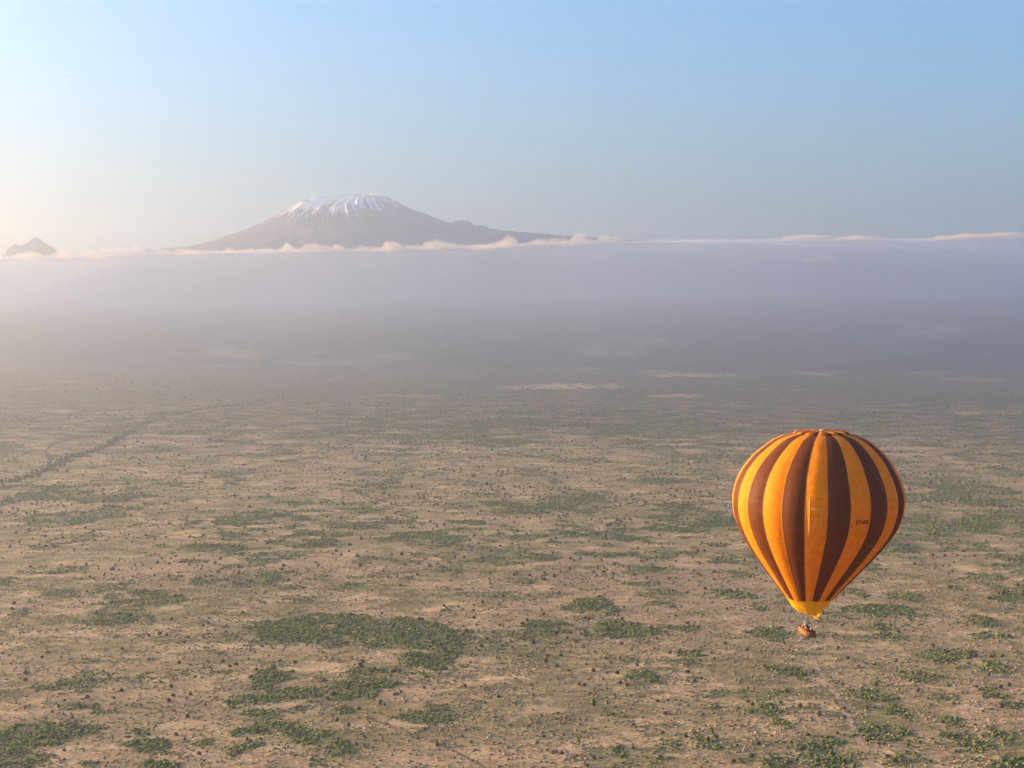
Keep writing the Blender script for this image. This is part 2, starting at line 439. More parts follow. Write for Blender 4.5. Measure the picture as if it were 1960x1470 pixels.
def build_kibo():
    nr, na = 330, 1100
    r = np.concatenate([np.linspace(0, 330, 200), np.linspace(334, 1250, nr - 200)]) * MPX
    a = np.linspace(0, 2 * np.pi, na, endpoint=False)
    A, R = np.meshgrid(a, r)
    wr = np.clip(np.cos(A), 0, 1) ** 2.2; wl = np.clip(-np.cos(A), 0, 1) ** 2.2
    h = prof(PF, R) * (1 - wr - wl) + prof(PR, R) * wr + prof(PL, R) * wl
    # radial gullies, finer near the top, curving a little
    rp = R / MPX
    swirl = A + 0.25 * np.sin(rp / 60.0)
    gx = np.cos(swirl); gy = np.sin(swirl)
    gul = fbm(swirl * 22 / (2 * np.pi) * 2, rp / 130.0, 12, 4, 0.6)
    gul2 = fbm(swirl * 70 / (2 * np.pi) * 2, rp / 45.0, 19, 3, 0.6)
    amp = sstep(28, 70, rp) * (0.12 + 0.88 * sstep(210, 110, rp))
    sil = np.abs(np.sin(A)) ** 0.5                 # keep the skyline as seen
    h = h - amp * (0.25 + 0.75 * sil) * ((1 - gul) * 46 + (1 - gul2) * 30) + amp * (0.25 + 0.75 * sil) * 36
    h += (fbm(R * gx / 160, R * gy / 160, 23, 3) - .5) * 26 * sstep(60, 140, rp)
    wide = 1 + 1.25 * sstep(420, 1150, rp)          # the foothills reach out sideways
    X = R * np.cos(A) * wide; Y = R * np.sin(A)
    cx = (690 - 980) * MPX
    # Shira-side shoulder bumps on the right
    for bx, hh, sx, sy in ((884, 11, 10, 30), (899, 10, 9, 30), (925, 8, 16, 30), (872, 5, 5, 25), (1010, 1.6, 14, 40), (975, 2.5, 6, 30), (1150, 1.5, 14, 40)):
        h = h + hh * MPX * np.exp(-((X - (bx - 690) * MPX) / (sx * MPX)) ** 2 - (Y / (sy * MPX)) ** 2)
    h[0, :] = h[0, 0]
    crater = -26 * sstep(46, 20, rp)
    h = h + crater
    V = np.stack([X + cx, Y + MD, h - 8], 2).reshape(-1, 3)
    me = mesh_np("snow_capped_mountain", V, grid_faces(na, len(r), wrap_u=True), [mountain_material()], smooth=True)
    # snow: streaks down the gullies below the summit rim
    slope_n = 0.82 * fbm(swirl * 105 / (2 * np.pi) * 2, rp / 50.0, 61, 4, 0.62) + 0.18 * fbm(X / 60, Y / 60, 67, 3, .6)
    left = 0.5 - 0.5 * np.cos(A)
    lim = 128 + 26 * left
    s = sstep(0.0, 0.55, (lim - rp) / 46.0 - (slope_n - 0.43) * 5.0) * (rp < 175)
    thin = 1 - 0.55 * sstep(0.25, -0.45, -np.cos(A) * 1.0) * 1  # right side frosted and dulled, its shade put into the snow mask
    attr(me, 'snow', (s * thin).ravel())
    attr(me, 'forest', sstep(300, 450, rp).ravel())
    link("snow_capped_mountain", me, kind='structure', label="broad flat-topped mountain with streaked snow cap", cat="mountain")

def mountain_material():
    k = NT("mountain_rock")
    n = k.noise(0.004, 5, 0.6)
    rock = k.mix(k.ramp(n, 0.35, 0.65), (0.075, 0.058, 0.050), (0.14, 0.108, 0.09))
    low = k.mix(k.math('MULTIPLY', k.ramp(k.noise(0.0016, 5, 0.6, None, (0.6, 1.0, 0.0)), 0.56, 0.68), 0.8), (0.055, 0.056, 0.036), (0.34, 0.26, 0.18))
    c = k.mix(k.attr('forest'), rock, low)
    sf = k.attr('snow')
    f = k.ramp(k.math('ADD', sf, k.math('MULTIPLY', k.math('SUBTRACT', k.noise(0.012, 4), 0.5), 0.5)), 0.25, 0.6)
    c = k.mix(f, c, (0.95, 0.90, 0.80))
    return k.principled(c, 0.85, 0.1, bump=n, bdist=60, bstr=0.5)

def build_mawenzi():
    cx = (72 - 980) * MPX; n = 260
    u = np.linspace(-230, 230, n); v = np.linspace(-230, 230, n)
    U, Vv = np.meshgrid(u, v)
    sil = np.array([(-230,520),(-120,505),(-72,494),(-66,490),(-58,480),(-54,471),(-46,466),(-40,463),(-34,464),(-29,466),(-22,463),(-16,459),(-12,455),(-8,452),(-4,448),(0,446.5),(4,449),(9,452),(13,457),(20,461),(26,466),(32,468),(37,473),(43,478),(48,481),(60,482.5),(75,485),(92,486),(120,488),(160,492),(230,520)], float)
    P = np.interp(U, sil[:, 0], sil[:, 1])
    top = 600 - P                         # px above the eye line
    depth = 34 + 0.5 * np.abs(U)
    fall = np.exp(-(np.abs(Vv) / depth) ** 1.0)
    crag = (fbm(U / 9, Vv / 9, 7, 5, 0.62) - .5)
    h = (top + 70) * (0.2 + 0.8 * fall) + crag * 14 * sstep(0, 20, np.abs(Vv)) * sstep(150, 90, np.hypot(U, Vv))
    h += (fbm(U / 4, Vv / 4, 9, 4, .65) - .5) * 6 * sstep(70, 40, np.abs(U))
    h *= sstep(232, 180, np.abs(Vv)) * sstep(232, 190, np.abs(U))
    V3 = np.stack([U * MPX + cx, Vv * MPX + MD, h * MPX - 8], 2).reshape(-1, 3)
    k = NT("dark_crag_rock")
    m = k.principled(k.mix(k.ramp(k.noise(0.006, 5), 0.35, 0.65), (0.04, 0.03, 0.026), (0.09, 0.07, 0.055)), 0.9, 0.1)
    me = mesh_np("rocky_peak", V3, grid_faces(n, n), [m], smooth=True)
    link("rocky_peak", me, kind='structure', label="small jagged rocky peak at the far left", cat="mountain")
build_kibo()
build_mawenzi()

# ------------------------------------------------------------------ low cloud lying against the mountains
def cloud_material(name, density, aniso=0.3, color=(0.96, 0.96, 0.98)):
    m = bpy.data.materials.new(name); m.use_nodes = True
    t = m.node_tree; t.nodes.remove(t.nodes['Principled BSDF'])
    pv = t.nodes.new('ShaderNodeVolumePrincipled')
    pv.inputs['Color'].default_value = (*color, 1)
    pv.inputs['Density'].default_value = density
    pv.inputs['Anisotropy'].default_value = aniso
    t.links.new(pv.outputs[0], t.nodes['Material Output'].inputs['Volume'])
    return m

TOPLINE = [(-900,494),(-200,492),(0,490),(60,490),(150,487),(250,484),(330,482),(400,479),(520,478),(650,476),(760,474),(900,470),(1000,465),(1100,461),(1200,458),(1300,456),(1400,455),(1480,453.5),(1600,454),(1750,453),(1850,451),(1960,449),(2200,447),(3000,447)]
def build_bank():
    Yr = 10250.0; k = Yr / FPX
    tl = np.array(TOPLINE, float)
    px = np.linspace(-850, 2900, 1500)
    yy = np.linspace(0, 1, 46)
    P, T = np.meshgrid(px, yy)
    top = CAM_H + (HORIZON_ROW - np.interp(P, tl[:, 0], tl[:, 1])) * k
    X = (P - 980) * k
    front = 6700 + 900 * (fbm(X / 1800, X * 0, 5, 3) - .5)
    Y = front + T * (11000 - front)
    bil = fbm(X / 170, Y / 330, 15, 5, 0.6) - 0.5
    big = fbm(X / 900, Y / 1600, 18, 3) - 0.5
    lo = 8 + 0 * X
    ztop = lo + (top - lo) * np.minimum(T / 0.8, 1) ** 0.95 + (bil * 75 + np.abs(bil) * 90 - 14 + big * 36 + np.clip(fbm(X / 55, Y / 120, 45, 4, .6) - .5, -.05, 1) * 70) * T * np.where(P < 1250, 1.0, 0.6)
    zbot = lo + (top - lo) * np.minimum(T / 0.8, 1) * (0.965 - 0.58 * T ** 1.1) + 14 * (fbm(X / 500, Y / 500, 35, 3) - .5) * T - 2
    zbot = np.minimum(zbot, ztop - 3)
    n, m = len(px), len(yy)
    top_v = np.stack([X, Y, ztop], 2).reshape(-1, 3); bot_v = np.stack([X, Y, zbot], 2).reshape(-1, 3)
    gf = grid_faces(n, m); off = n * m
    idx = np.arange(n * m).reshape(m, n)
    sides = []
    for a in (idx[0, :], idx[-1, ::-1], idx[::-1, 0], idx[:, -1]):
        sides.append(np.stack([a[1:], a[:-1], a[:-1] + off, a[1:] + off], 1))
    F = np.concatenate([gf, gf[:, ::-1] + off] + sides)
    me = mesh_np("cloud_bank", np.concatenate([top_v, bot_v]), F, [cloud_material("bank_mist", 0.0011, 0.3, (0.46, 0.58, 0.80))], smooth=True)
    link("cloud_bank", me, kind='stuff', label="long low bank of grey lavender cloud across the foot of the mountains", cat="cloud bank")
build_bank()
def puff_shell(w, h, seed):
    """closed billowy cloud shell: domed top over a nearly flat base"""
    rng = np.random.RandomState(seed)
    nu, nv = 90, 36
    U, V = np.meshgrid(np.linspace(-1, 1, nu), np.linspace(-1, 1, nv))
    U = np.sign(U) * np.abs(U) ** 0.9
    top = np.zeros(U.shape)
    n = 20
    for j in range(n):
        cx = rng.uniform(-.75, .75); cv = rng.uniform(-.5, .5); r = rng.uniform(.14, .42); hh = (1 - .5 * abs(cx)) * rng.uniform(.55, 1.0)
        if j == 0: cx, cv, r, hh = rng.uniform(-.15, .15), 0, .60, 1.0
        q = 1 - ((U - cx) / r) ** 2 - ((V - cv) / .6) ** 2
        top = np.maximum(top, np.where(q > 0, hh * np.clip(q, 0, None) ** 0.36, 0))
    edge = np.clip(1 - U ** 2, 0, 1) * np.clip(1 - V ** 2, 0, 1)
    nz = fbm(U * w / 38 + seed, V * 4 + seed, seed, 4, .65) - .5
    top = (top * .8 + .2 * edge ** .5) * (1 + 1.1 * nz) + .25 * nz
    top = np.clip(top, 0.02, None) * np.clip(edge * 6, 0, 1) + 0.004
    D = max(w * .55, 80.0)
    T = np.stack([U * w, V * D, top * h], 2).reshape(-1, 3)
    B = np.stack([U * w, V * D, -0.16 * h * edge - 0.004 * h], 2).reshape(-1, 3)
    g = grid_faces(nu, nv); off = nu * nv; idx = np.arange(off).reshape(nv, nu)
    F = [g, g[:, ::-1] + off]
    for a in (idx[0, :], idx[-1, ::-1], idx[::-1, 0], idx[:, -1]):
        F.append(np.stack([a[1:], a[:-1], a[:-1] + off, a[1:] + off], 1))
    return np.concatenate([T, B]), np.concatenate(F)

PUFFS = [  # column, row of the top, half width px, height px, label
 (600, 465, 32, 13, "small sunlit cloud tuft under the left end of the snow streaks"),
 (645, 470, 18, 8, "low faint cloud wisp just right of the first sunlit tuft below the snow"),
 (750, 461, 16, 7, "thin pale cloud wisp floating below the middle of the snow cap"),
 (765, 467, 34, 9, "flat pinkish cloud tuft below the right half of the snow cap"),
 (835, 457, 25, 18, "bright peach cloud puff below the dip right of the summit"),
 (977, 450, 17, 22, "tallest bright round cloud puff below the right mountain shoulder"),
 (925, 468, 24, 9, "low grey pink cloud between the two brightest puffs"),
 (1025, 461, 28, 10, "soft pale cloud tuft trailing right of the tallest puff"),
 (1085, 459, 22, 8, "small peach cloud tip at the right end of the mountain's cloud line"),
 (1570, 485, 32, 10, "isolated pale cloud streak in the blue haze above the balloon"),
 (65, 485, 22, 9, "pale yellow cloud tuft in front of the small rocky peak"),
 (126, 480, 13, 12, "rounded pale yellow cloud puff at the right foot of the rocky peak"),
 (185, 486, 22, 8, "low yellowish cloud wisp right of the small rocky peak"),
 (370, 478, 30, 5, "thin pale cloud line where the big mountain's left slope begins"),
 (442, 473, 14, 7, "tiny cloud tip on the cloud line below the left slope"),
 (1545, 448, 44, 6, "pinkish cloud tuft standing above the cloud bank right of centre"),
 (1640, 450, 46, 4, "low pinkish cloud ridge on the bank above the balloon"),
 (1850, 447, 56, 5, "long pinkish cloud top on the bank at the far right"),
 (1925, 443, 44, 7, "highest pinkish cloud top at the right edge of the photo")]
puff_mat = cloud_material("puff_mist", 0.010, 0.0, (0.97, 0.82, 0.68))
for i, (c, row, hw, hp, lab) in enumerate(PUFFS):
    rng = np.random.RandomState(900 + i)
    Y = 10150.0; kx = Y / FPX
    p = at_range(c, row, Y)
    h = (hp * .60 + 7) * kx; w = hw * 1.15 * kx
    V, F = puff_shell(w, h, 40 + i)
    me = mesh_np("cloud", V, F, [puff_mat], smooth=True)
    o = link("cloud", me, label=lab, cat="cloud", group="sunlit cloud tops along the cloud bank")
    o.location = (p[0], Y, p[2] - h - hp * .08 * kx)

def build_fringe():
    """ragged lit crest along the top of the bank"""
    Yf = 10280.0; k = Yf / FPX
    tl = np.array(TOPLINE, float)
    px = np.linspace(-700, 2700, 2600); v = np.linspace(-1, 1, 15)
    P, V = np.meshgrid(px, v)
    row = np.interp(P, tl[:, 0], tl[:, 1])
    a = np.where(P < 1200, 1.0, 0.16) * (0.35 + 0.9 * fbm(P / 150, P * 0, 401, 2))
    bump = np.clip(fbm(P / 24, V * 1.5, 411, 3, .55) - .42, 0, 1) * 42 + np.clip(fbm(P / 9, V * 2, 421, 3, .6) - .45, 0, 1) * 14
    edge = (1 - V ** 2) ** .5
    X = (P - 980) * k; Yy = Yf + V * 110
    zb = CAM_H + (HORIZON_ROW - row - 7) * k
    zt = zb + (np.where(P < 1180, 3.2, 0.0 + 1.1 * sstep(.48, .68, fbm(P / 70, P * 0, 431, 3))) + bump * a) * k * edge + 2
    n, m = len(px), len(v); idx = np.arange(n * m).reshape(m, n); off = n * m
    Vt = np.concatenate([np.stack([X, Yy, zt], 2).reshape(-1, 3), np.stack([X, Yy, zb], 2).reshape(-1, 3)])
    F = [grid_faces(n, m), grid_faces(n, m)[:, ::-1] + off]
    for q in (idx[0, :], idx[-1, ::-1], idx[::-1, 0], idx[:, -1]):
        F.append(np.stack([q[1:], q[:-1], q[:-1] + off, q[1:] + off], 1))
    me = mesh_np("cloud_fringe", Vt, np.concatenate(F), [cloud_material("fringe_mist", 0.010, 0.0, (0.96, 0.86, 0.77))], smooth=True)
    link("cloud_fringe", me, kind='stuff', label="ragged pinkish crest along the top edge of the cloud bank", cat="cloud")
build_fringe()
# ------------------------------------------------------------------ hot air balloon
BY = 270.0
BS = BY / FPX
def fabric(name, col, trans, tint=None, rough_noise=0.12):
    k = NT(name)
    n = k.noise(0.9, 4, 0.6)
    c = k.mix(k.ramp(n, 0.3, 0.7), tuple(v * (1 - rough_noise) for v in col), tuple(min(1, v * (1 + rough_noise)) for v in col))
    k.link(c, k.b.inputs['Base Color'])
    k.b.inputs['Roughness'].default_value = 0.6
    k.b.inputs['Specular IOR Level'].default_value = 0.12
    bn = k.n('ShaderNodeBump', inp={'Height': k.noise(1.6, 3, 0.5), 'Distance': 0.08, 'Strength': 0.5})
    k.link(bn.outputs[0], k.b.inputs['Normal'])
    tr = k.n('ShaderNodeBsdfTranslucent')
    tr.inputs['Color'].default_value = tuple(tint or col) + (1,)
    mx = k.n('ShaderNodeMixShader'); mx.inputs[0].default_value = trans
    k.link(k.b.outputs[0], mx.inputs[1]); k.link(tr.outputs[0], mx.inputs[2]); k.link(mx.outputs[0], k.out.inputs['Surface'])
    return k.m
M_OR = fabric("orange_nylon", (0.90, 0.32, 0.012), 0.34, (1.0, 0.30, 0.008))
M_BR = fabric("brown_nylon", (0.14, 0.044, 0.014), 0.20, (0.22, 0.02, 0.004))
M_YE = fabric("yellow_nomex", (0.92, 0.55, 0.015), 0.40, (1.0, 0.6, 0.02))
M_TAPE = NT("load_tape").principled((0.30, 0.13, 0.05), 0.7, 0.2)
def plain(name, col, rough=0.6, metal=0.0, spec=0.3):
    k = NT(name); k.principled(col, rough, spec); k.b.inputs['Metallic'].default_value = metal
    return k.m

vb = np.array(to_px(0, 1, 0)) * 0
bx0 = (1568 - 980) * BS
front = np.array([-bx0, -BY, 0]); front /= np.linalg.norm(front)
right = np.array([-front[1], front[0], 0])
UP = np.array([0, 0, 1.0])
def zrow(zy): return CAM_H + (HORIZON_ROW - (800 + zy / 3.342)) * BS     # height of a row of the close-up
HW = BS / 3.342
BASE = np.array([(1549.5 - 980) * BS, BY, zrow(1402)])                    # floor of the basket
CX = np.array([(84,652),(95,650),(330,632),(520,630),(700,625),(900,606),(1100,587),(1175,582),(1300,574)], float)
RP = np.array([(88,40),(90,90),(93,130),(98,168),(106,212),(118,252),(140,300),(165,336),(205,385),(245,427),(290,461),(330,487),(375,510),(420,528),(470,541),(520,547),(570,545),(620,536),(660,524),(700,508),(750,481),(800,449),(850,413),(900,374),(950,333),(1000,291),(1050,249),(1100,207),(1160,156)], float)
RP[:, 1] *= 0.985
def center(zy):
    x = (1380 + np.interp(zy, CX[:, 0], CX[:, 1]) / 3.342 - 980) * BS
    return x
def env_point(zy, psi, r_add=0.0, scal=None):
    """point on the envelope at close-up row zy, angle psi (rad, 0 = towards the camera, + = right)"""
    zy = np.asarray(zy, float); psi = np.asarray(psi, float)
    f = ((np.degrees(psi) + 8.5) / 15.0) % 1.0
    b = 1 + (0.022 * (1 - (2 * f - 1) ** 2) - 0.008)
    lev = 1 + 0.0007 * np.cos(zy * 2 * np.pi / 46.0)
    r = np.interp(zy, RP[:, 0], RP[:, 1]) * HW * b * lev + r_add
    cx = center(zy)
    P = np.zeros(np.broadcast(zy, psi).shape + (3,))
    P[..., 0] = cx + r * (front[0] * np.cos(psi) + right[0] * np.sin(psi))
    P[..., 1] = BY + r * (front[1] * np.cos(psi) + right[1] * np.sin(psi))
    P[..., 2] = zrow(zy)
    return P

def tube_mesh(name, pts, r, mat, n=10):
    pts = [np.asarray(p, float) for p in pts]
    closed = np.linalg.norm(pts[0] - pts[-1]) < 1e-6
    V = []; m = len(pts)
    for i, p in enumerate(pts):
        if closed: d = pts[1] - pts[-2] if i in (0, m - 1) else pts[i + 1] - pts[i - 1]
        else: d = pts[min(i + 1, m - 1)] - pts[max(i - 1, 0)]
        d = d / np.linalg.norm(d)
        a = np.cross(d, [0, 0, 1.0]) if abs(d[2]) < 0.9 else np.cross(d, [1.0, 0, 0])
        a /= np.linalg.norm(a); b = np.cross(d, a)
        V += [p + r * (a * math.cos(t) + b * math.sin(t)) for t in np.linspace(0, 2 * math.pi, n, endpoint=False)]
    F = grid_faces(n, m, True)
    return mesh_np(name, np.array(V), F, [mat], True)

def build_balloon():
    root = link("hot_air_balloon", None, label="big orange and brown striped hot air balloon with yellow skirt over the plain", cat="hot air balloon")
    root.location = BASE
    def part(name, V, F, mats, parent=root, smooth=True, mi=None, label=None):
        me = mesh_np(name, np.asarray(V, float) - BASE, F, mats, smooth, mi)
        o = link(name, me, parent, label=label)
        return o
    per = 8; ng = 24
    psi = np.radians(-8.5 + np.arange(ng * per) * 15.0 / per)
    rows = np.concatenate([np.linspace(97, 140, 12), np.linspace(144, 1160, 130)])
    A, Z = np.meshgrid(psi, rows)
    V = env_point(Z, A).reshape(-1, 3)
    F = grid_faces(len(psi), len(rows), True)
    mi = (F[:, 0] % len(psi)) // per % 2
    env = part("envelope", V, F, [M_OR, M_BR], mi=mi)
    # load tapes: thin seams between gores
    TV = []; TF = []; off = 0
    for g in range(ng):
        p0 = np.radians(-8.5 + g * 15)
        zz = np.linspace(97, 1160, 90)
        w = 0.05 / np.maximum(np.interp(zz, RP[:, 0], RP[:, 1]) * HW, 1)
        L = np.stack([env_point(zz, p0 - w, 0.02), env_point(zz, p0 + zz * 0, 0.05), env_point(zz, p0 + w, 0.02)], 1).reshape(-1, 3)
        TV.append(L); TF.append(grid_faces(3, len(zz)) + off); off += len(L)
    me = mesh_np("load_tape", np.concatenate(TV) - BASE, np.concatenate(TF), [M_TAPE], True)
    link("load_tape", me, env)
    # horizontal strips of the empty banner panel on the central orange gore
    TV = []; TF = []; off = 0
    def strip(x0, x1, r0, r1, n=8, lift=0.07):
        nonlocal off
        z0 = (r0 - 800) * 3.342; z1 = (r1 - 800) * 3.342
        a0 = math.asin(((x0 - 1380) * 3.342 - 630) / 548); a1 = math.asin(((x1 - 1380) * 3.342 - 630) / 548)
        a, z = np.meshgrid(np.linspace(a0, a1, n), np.linspace(z0, z1, max(3, int((z1 - z0) / 12))))
        lf = np.full(a.shape, lift); lf[0, :] = lf[-1, :] = 0.005; lf[:, 0] = lf[:, -1] = 0.005
        P = env_point(z, a, 0)
        P += (front * 1.0)[None, None, :] * lf[..., None]
        TV.append(P.reshape(-1, 3)); TF.append(grid_faces(a.shape[1], a.shape[0]) + off); off += a.size
    strip(1552.2, 1555.2, 936, 1004, 6, 0.10)
    for r0, r1 in ((953, 958.5), (970.5, 974), (986.5, 989.5)):
        strip(1555.4, 1577.5, r0, r1, 10, 0.12)
    strip(1575.5, 1577.4, 959, 985, 4, 0.05)
    link("banner_strip", mesh_np("banner_strip", np.concatenate(TV) - BASE, np.concatenate(TF), [fabric("sunlit_crease_orange", (0.98, 0.44, 0.06), 0.35)], True), env)  # raised creases in a lighter orange, the sunlight on them put into the colour
    fm = fabric("faded_brown_nylon", (0.17, 0.06, 0.035), 0.2)
    for x, r in ((1598, 955), (1598, 973), (1597.5, 990), (1599, 940)):
        TV = []; TF = []; off = 0
        strip(x - 1.6, x + 1.6, r - 2.2, r + 2.2, 5, 0.03)
        link("faded_patch", mesh_np("faded_patch", np.concatenate(TV) - BASE, np.concatenate(TF), [fm], True), env)
    # registration letters wrapped on the gore
    fc = bpy.data.curves.new("registration_text", 'FONT'); fc.body = "5Y-KIL"; fc.size = 1.0; fc.offset = 0.035
    fc.resolution_u = 4
    fo = bpy.data.objects.new("registration_text", fc); COL.objects.link(fo)
    dg = bpy.context.evaluated_depsgraph_get()
    tm = bpy.data.meshes.new_from_object(fo.evaluated_get(dg))
    bpy.data.objects.remove(fo)
    import bmesh
    bm = bmesh.new(); bm.from_mesh(tm); bmesh.ops.triangulate(bm, faces=bm.faces[:])
    bmesh.ops.subdivide_edges(bm, edges=[e for e in bm.edges if e.calc_length() > .25], cuts=2)
    bmesh.ops.triangulate(bm, faces=bm.faces[:])
    co = np.array([v.co[:] for v in bm.verts]); x0, x1 = co[:, 0].min(), co[:, 0].max(); y0, y1 = co[:, 1].min(), co[:, 1].max()
    tw, th = 2.75, 0.78
    lx = ((co[:, 0] - x0) / (x1 - x0) - .5) * tw; ly = ((co[:, 1] - y0) / (y1 - y0) - .5) * th
    a = math.radians(30.3) + lx / 15.6; z = 600 - ly / HW
    P = env_point(z, a, 0.045) - BASE
    for v, p in zip(bm.verts, P): v.co = p
    bm.to_mesh(tm); bm.free()
    tm.materials.clear(); tm.materials.append(plain("lettering_maroon", (0.10, 0.012, 0.004), 0.6))
    link("registration_lettering", tm, env)
    # crown: scalloped parachute vent and ring
    nr = 26; rr = np.linspace(0.03, 1.0, nr)
    A, R = np.meshgrid(psi, rr)
    f = ((np.degrees(A) + 8.5) / 15.0) % 1.0
    lobe = np.sin(np.pi * f)
    Rm = 172 * HW * R * (1 + 0.05 * lobe * R ** 4)
    z = zrow(97) + 0.30 * (1 - R ** 2) + 0.20 * lobe * np.exp(-((R - 0.8) / 0.28) ** 2) + 0.10 + 0.10 * R ** 6 * (1 - lobe) - 0.30 * np.clip(R - .93, 0, 1) / .07
    V = np.stack([center(97) + Rm * (front[0] * np.cos(A) + right[0] * np.sin(A)), BY + Rm * (front[1] * np.cos(A) + right[1] * np.sin(A)), z], 2).reshape(-1, 3)
    F = grid_faces(len(psi), nr, True)
    vent = part("parachute_vent", V, F, [M_OR, M_BR], mi=(F[:, 0] % len(psi)) // per % 2)
    c0 = np.array([center(97), BY, zrow(97) + 0.5])
    link("crown_ring", tube_mesh("crown_ring", [c0 - BASE + np.array([0.32 * math.cos(t), 0.32 * math.sin(t), 0]) for t in np.linspace(0, 2 * math.pi, 17)], 0.07, plain("ring_aluminium", (0.7, 0.68, 0.65), 0.35, 1.0)), vent)
    # skirt and scoop
    n = 96; ps = np.linspace(-math.pi, math.pi, n, endpoint=False)
    bot = 1236 + 22 * np.cos(ps) * (np.cos(ps) > 0) + 42 * np.clip(np.sin(ps), 0, 1) ** 1.5 - 14 * np.clip(-np.sin(ps), 0, 1)
    T = np.linspace(0, 1, 9)[:, None]
    zz = 1158 + (bot[None, :] - 1158) * T
    hw = np.interp(zz, [1158, 1175, 1250, 1295], [158, 140, 82, 54])
    oct_ = 1 + 0.03 * np.cos(ps * 8)[None, :] * T
    r = hw * HW * oct_
    V = np.stack([center(zz) + r * (front[0] * np.cos(ps) + right[0] * np.sin(ps)), BY + r * (front[1] * np.cos(ps) + right[1] * np.sin(ps)), zrow(zz)], 2).reshape(-1, 3)
    part("skirt", V, grid_faces(n, 9, True), [M_YE])
    # turned-in flap at the skirt's lowest corner, facing the sun
    q = [(560, 1236, -0.3), (604, 1242, -0.1), (628, 1290, 0.25), (600, 1284, 0.1)]
    V = []
    for k2, (zx, zy, dpt) in enumerate(q):
        V.append([(1380 + zx / 3.342 - 980) * BS, BY - 2.3 + dpt, zrow(zy)])
    V = np.array(V); mid = V.mean(0) + [0.0, 0.25, 0.0]
    part("scoop_flap", np.vstack([V, mid]), np.array([(0, 1, 4), (1, 2, 4), (2, 3, 4), (3, 0, 4)]), [M_YE], smooth=False)

    # basket
    th = math.radians(7.1)
    U = np.array([-math.sin(th), math.cos(th), 0]); Wd = np.array([math.cos(th), math.sin(th), 0])
    L2, W2, Hb = 2.55, 0.78, 1.12
    def loc(u, v, z): return U * u + Wd * v + UP * z
    k = NT("woven_willow")
    oc = k.n('ShaderNodeTexCoord').outputs['Object']
    wv = k.n('ShaderNodeTexWave', wave_type='BANDS', bands_direction='Z', inp={'Vector': oc, 'Scale': 9.0, 'Distortion': 1.5, 'Detail': 2.0})
    nn = k.noise(6.0, 4, 0.6, oc)
    col = k.mix(k.ramp(nn, 0.3, 0.7), (0.27, 0.105, 0.026), (0.45, 0.19, 0.05))
    wick = k.principled(col, 0.65, 0.2, bump=wv.outputs['Fac'], bdist=0.03, bstr=0.8)
    leather = plain("brown_leather", (0.07, 0.028, 0.014), 0.5)
    steel = plain("brushed_steel", (0.30, 0.27, 0.24), 0.5, 0.6)
    def boxm(c, u, v, z, taper=0.0):
        """oriented box verts, faces"""
        P = []
        for sz in (-1, 1):
            t = 1 - taper * (sz < 0)
            for sv in (-1, 1):
                for su in (-1, 1):
                    P.append(loc(c[0] + su * u * t, c[1] + sv * v * t, c[2] + sz * z))
        return np.array(P), np.array([(0, 2, 3, 1), (4, 5, 7, 6), (0, 1, 5, 4), (2, 6, 7, 3), (0, 4, 6, 2), (1, 3, 7, 5)])
    def join(items):
        V = []; F = []; o = 0
        for v, f in items: V.append(v); F.append(f + o); o += len(v)
        return np.concatenate(V), np.concatenate(F)
    def bpart(name, items, mat, parent):
        V, F = join(items)
        return link(name, mesh_np(name, V, F, [mat]), parent)
    walls = [boxm((0, -W2, Hb / 2 + .02), L2, 0.03, Hb / 2), boxm((0, W2, Hb / 2 + .02), L2, 0.03, Hb / 2),
             boxm((-L2 + .031, 0, Hb / 2 + .02), 0.03, W2 - .031, Hb / 2), boxm((L2 - .031, 0, Hb / 2 + .02), 0.03, W2 - .031, Hb / 2)]
    basket = bpart("basket", walls, wick, root)
    bpart("floor_board", [boxm((0, 0, 0.03), L2 - .07, W2 - .04, 0.02)], plain("plywood", (0.3, 0.19, 0.1), 0.7), basket)
    for b in (boxm((-0.85, 0, Hb / 2), 0.025, W2 - .04, Hb / 2 - .06), boxm((0.85, 0, Hb / 2), 0.025, W2 - .04, Hb / 2 - .06),
              boxm((-1.7, 0, Hb / 2), 0.78, 0.022, Hb / 2 - .06), boxm((1.7, 0, Hb / 2), 0.78, 0.022, Hb / 2 - .06)):
        bpart("partition", [b], wick, basket)
    rim = [loc(s * L2, t * W2, Hb + .05) for s, t in ((-1, -1), (1, -1), (1, 1), (-1, 1), (-1, -1))]
    link("padded_rim", tube_mesh("padded_rim", rim, 0.065, leather, 10), basket)
    hw_ = plain("hardwood_runner", (0.2, 0.11, 0.05), 0.6)
    for s in (-.55, 0, .55): bpart("runner", [boxm((0, s, -0.015), L2 - .05, 0.05, 0.03)], hw_, basket)
    for a, b in ((-1, -1), (-1, 1), (1, -1), (1, 1)): bpart("corner_hide", [boxm((a * (L2 - .01), b * (W2 + .002), 0.3), 0.06, 0.045, 0.28)], leather, basket)
    # uprights and burner frame
    FZ = Hb + 1.12
    fr = [(-1.15, -.5), (1.0, -.5), (1.0, .5), (-1.15, .5)]
    for u, v in fr + [(-2.3, -.62), (-2.3, .62), (2.3, -.62), (2.3, .62)]:
        top = (u, v, FZ) if abs(u) < 2 else (np.sign(u) * 1.1 - .07, v * .8, FZ)
        b = (u * 1.0, v * 1.25 if abs(u) < 2 else v, Hb)
        link("upright_rod", tube_mesh("upright_rod", [loc(*b), loc(*top)], 0.035, steel if v > 0 else plain("padded_sleeve", (0.12, 0.08, 0.06), 0.7), 8), root)
    frame = link("burner_frame", tube_mesh("burner_frame", [loc(u, v, FZ) for u, v in fr + fr[:1]], 0.045, steel, 8), root)
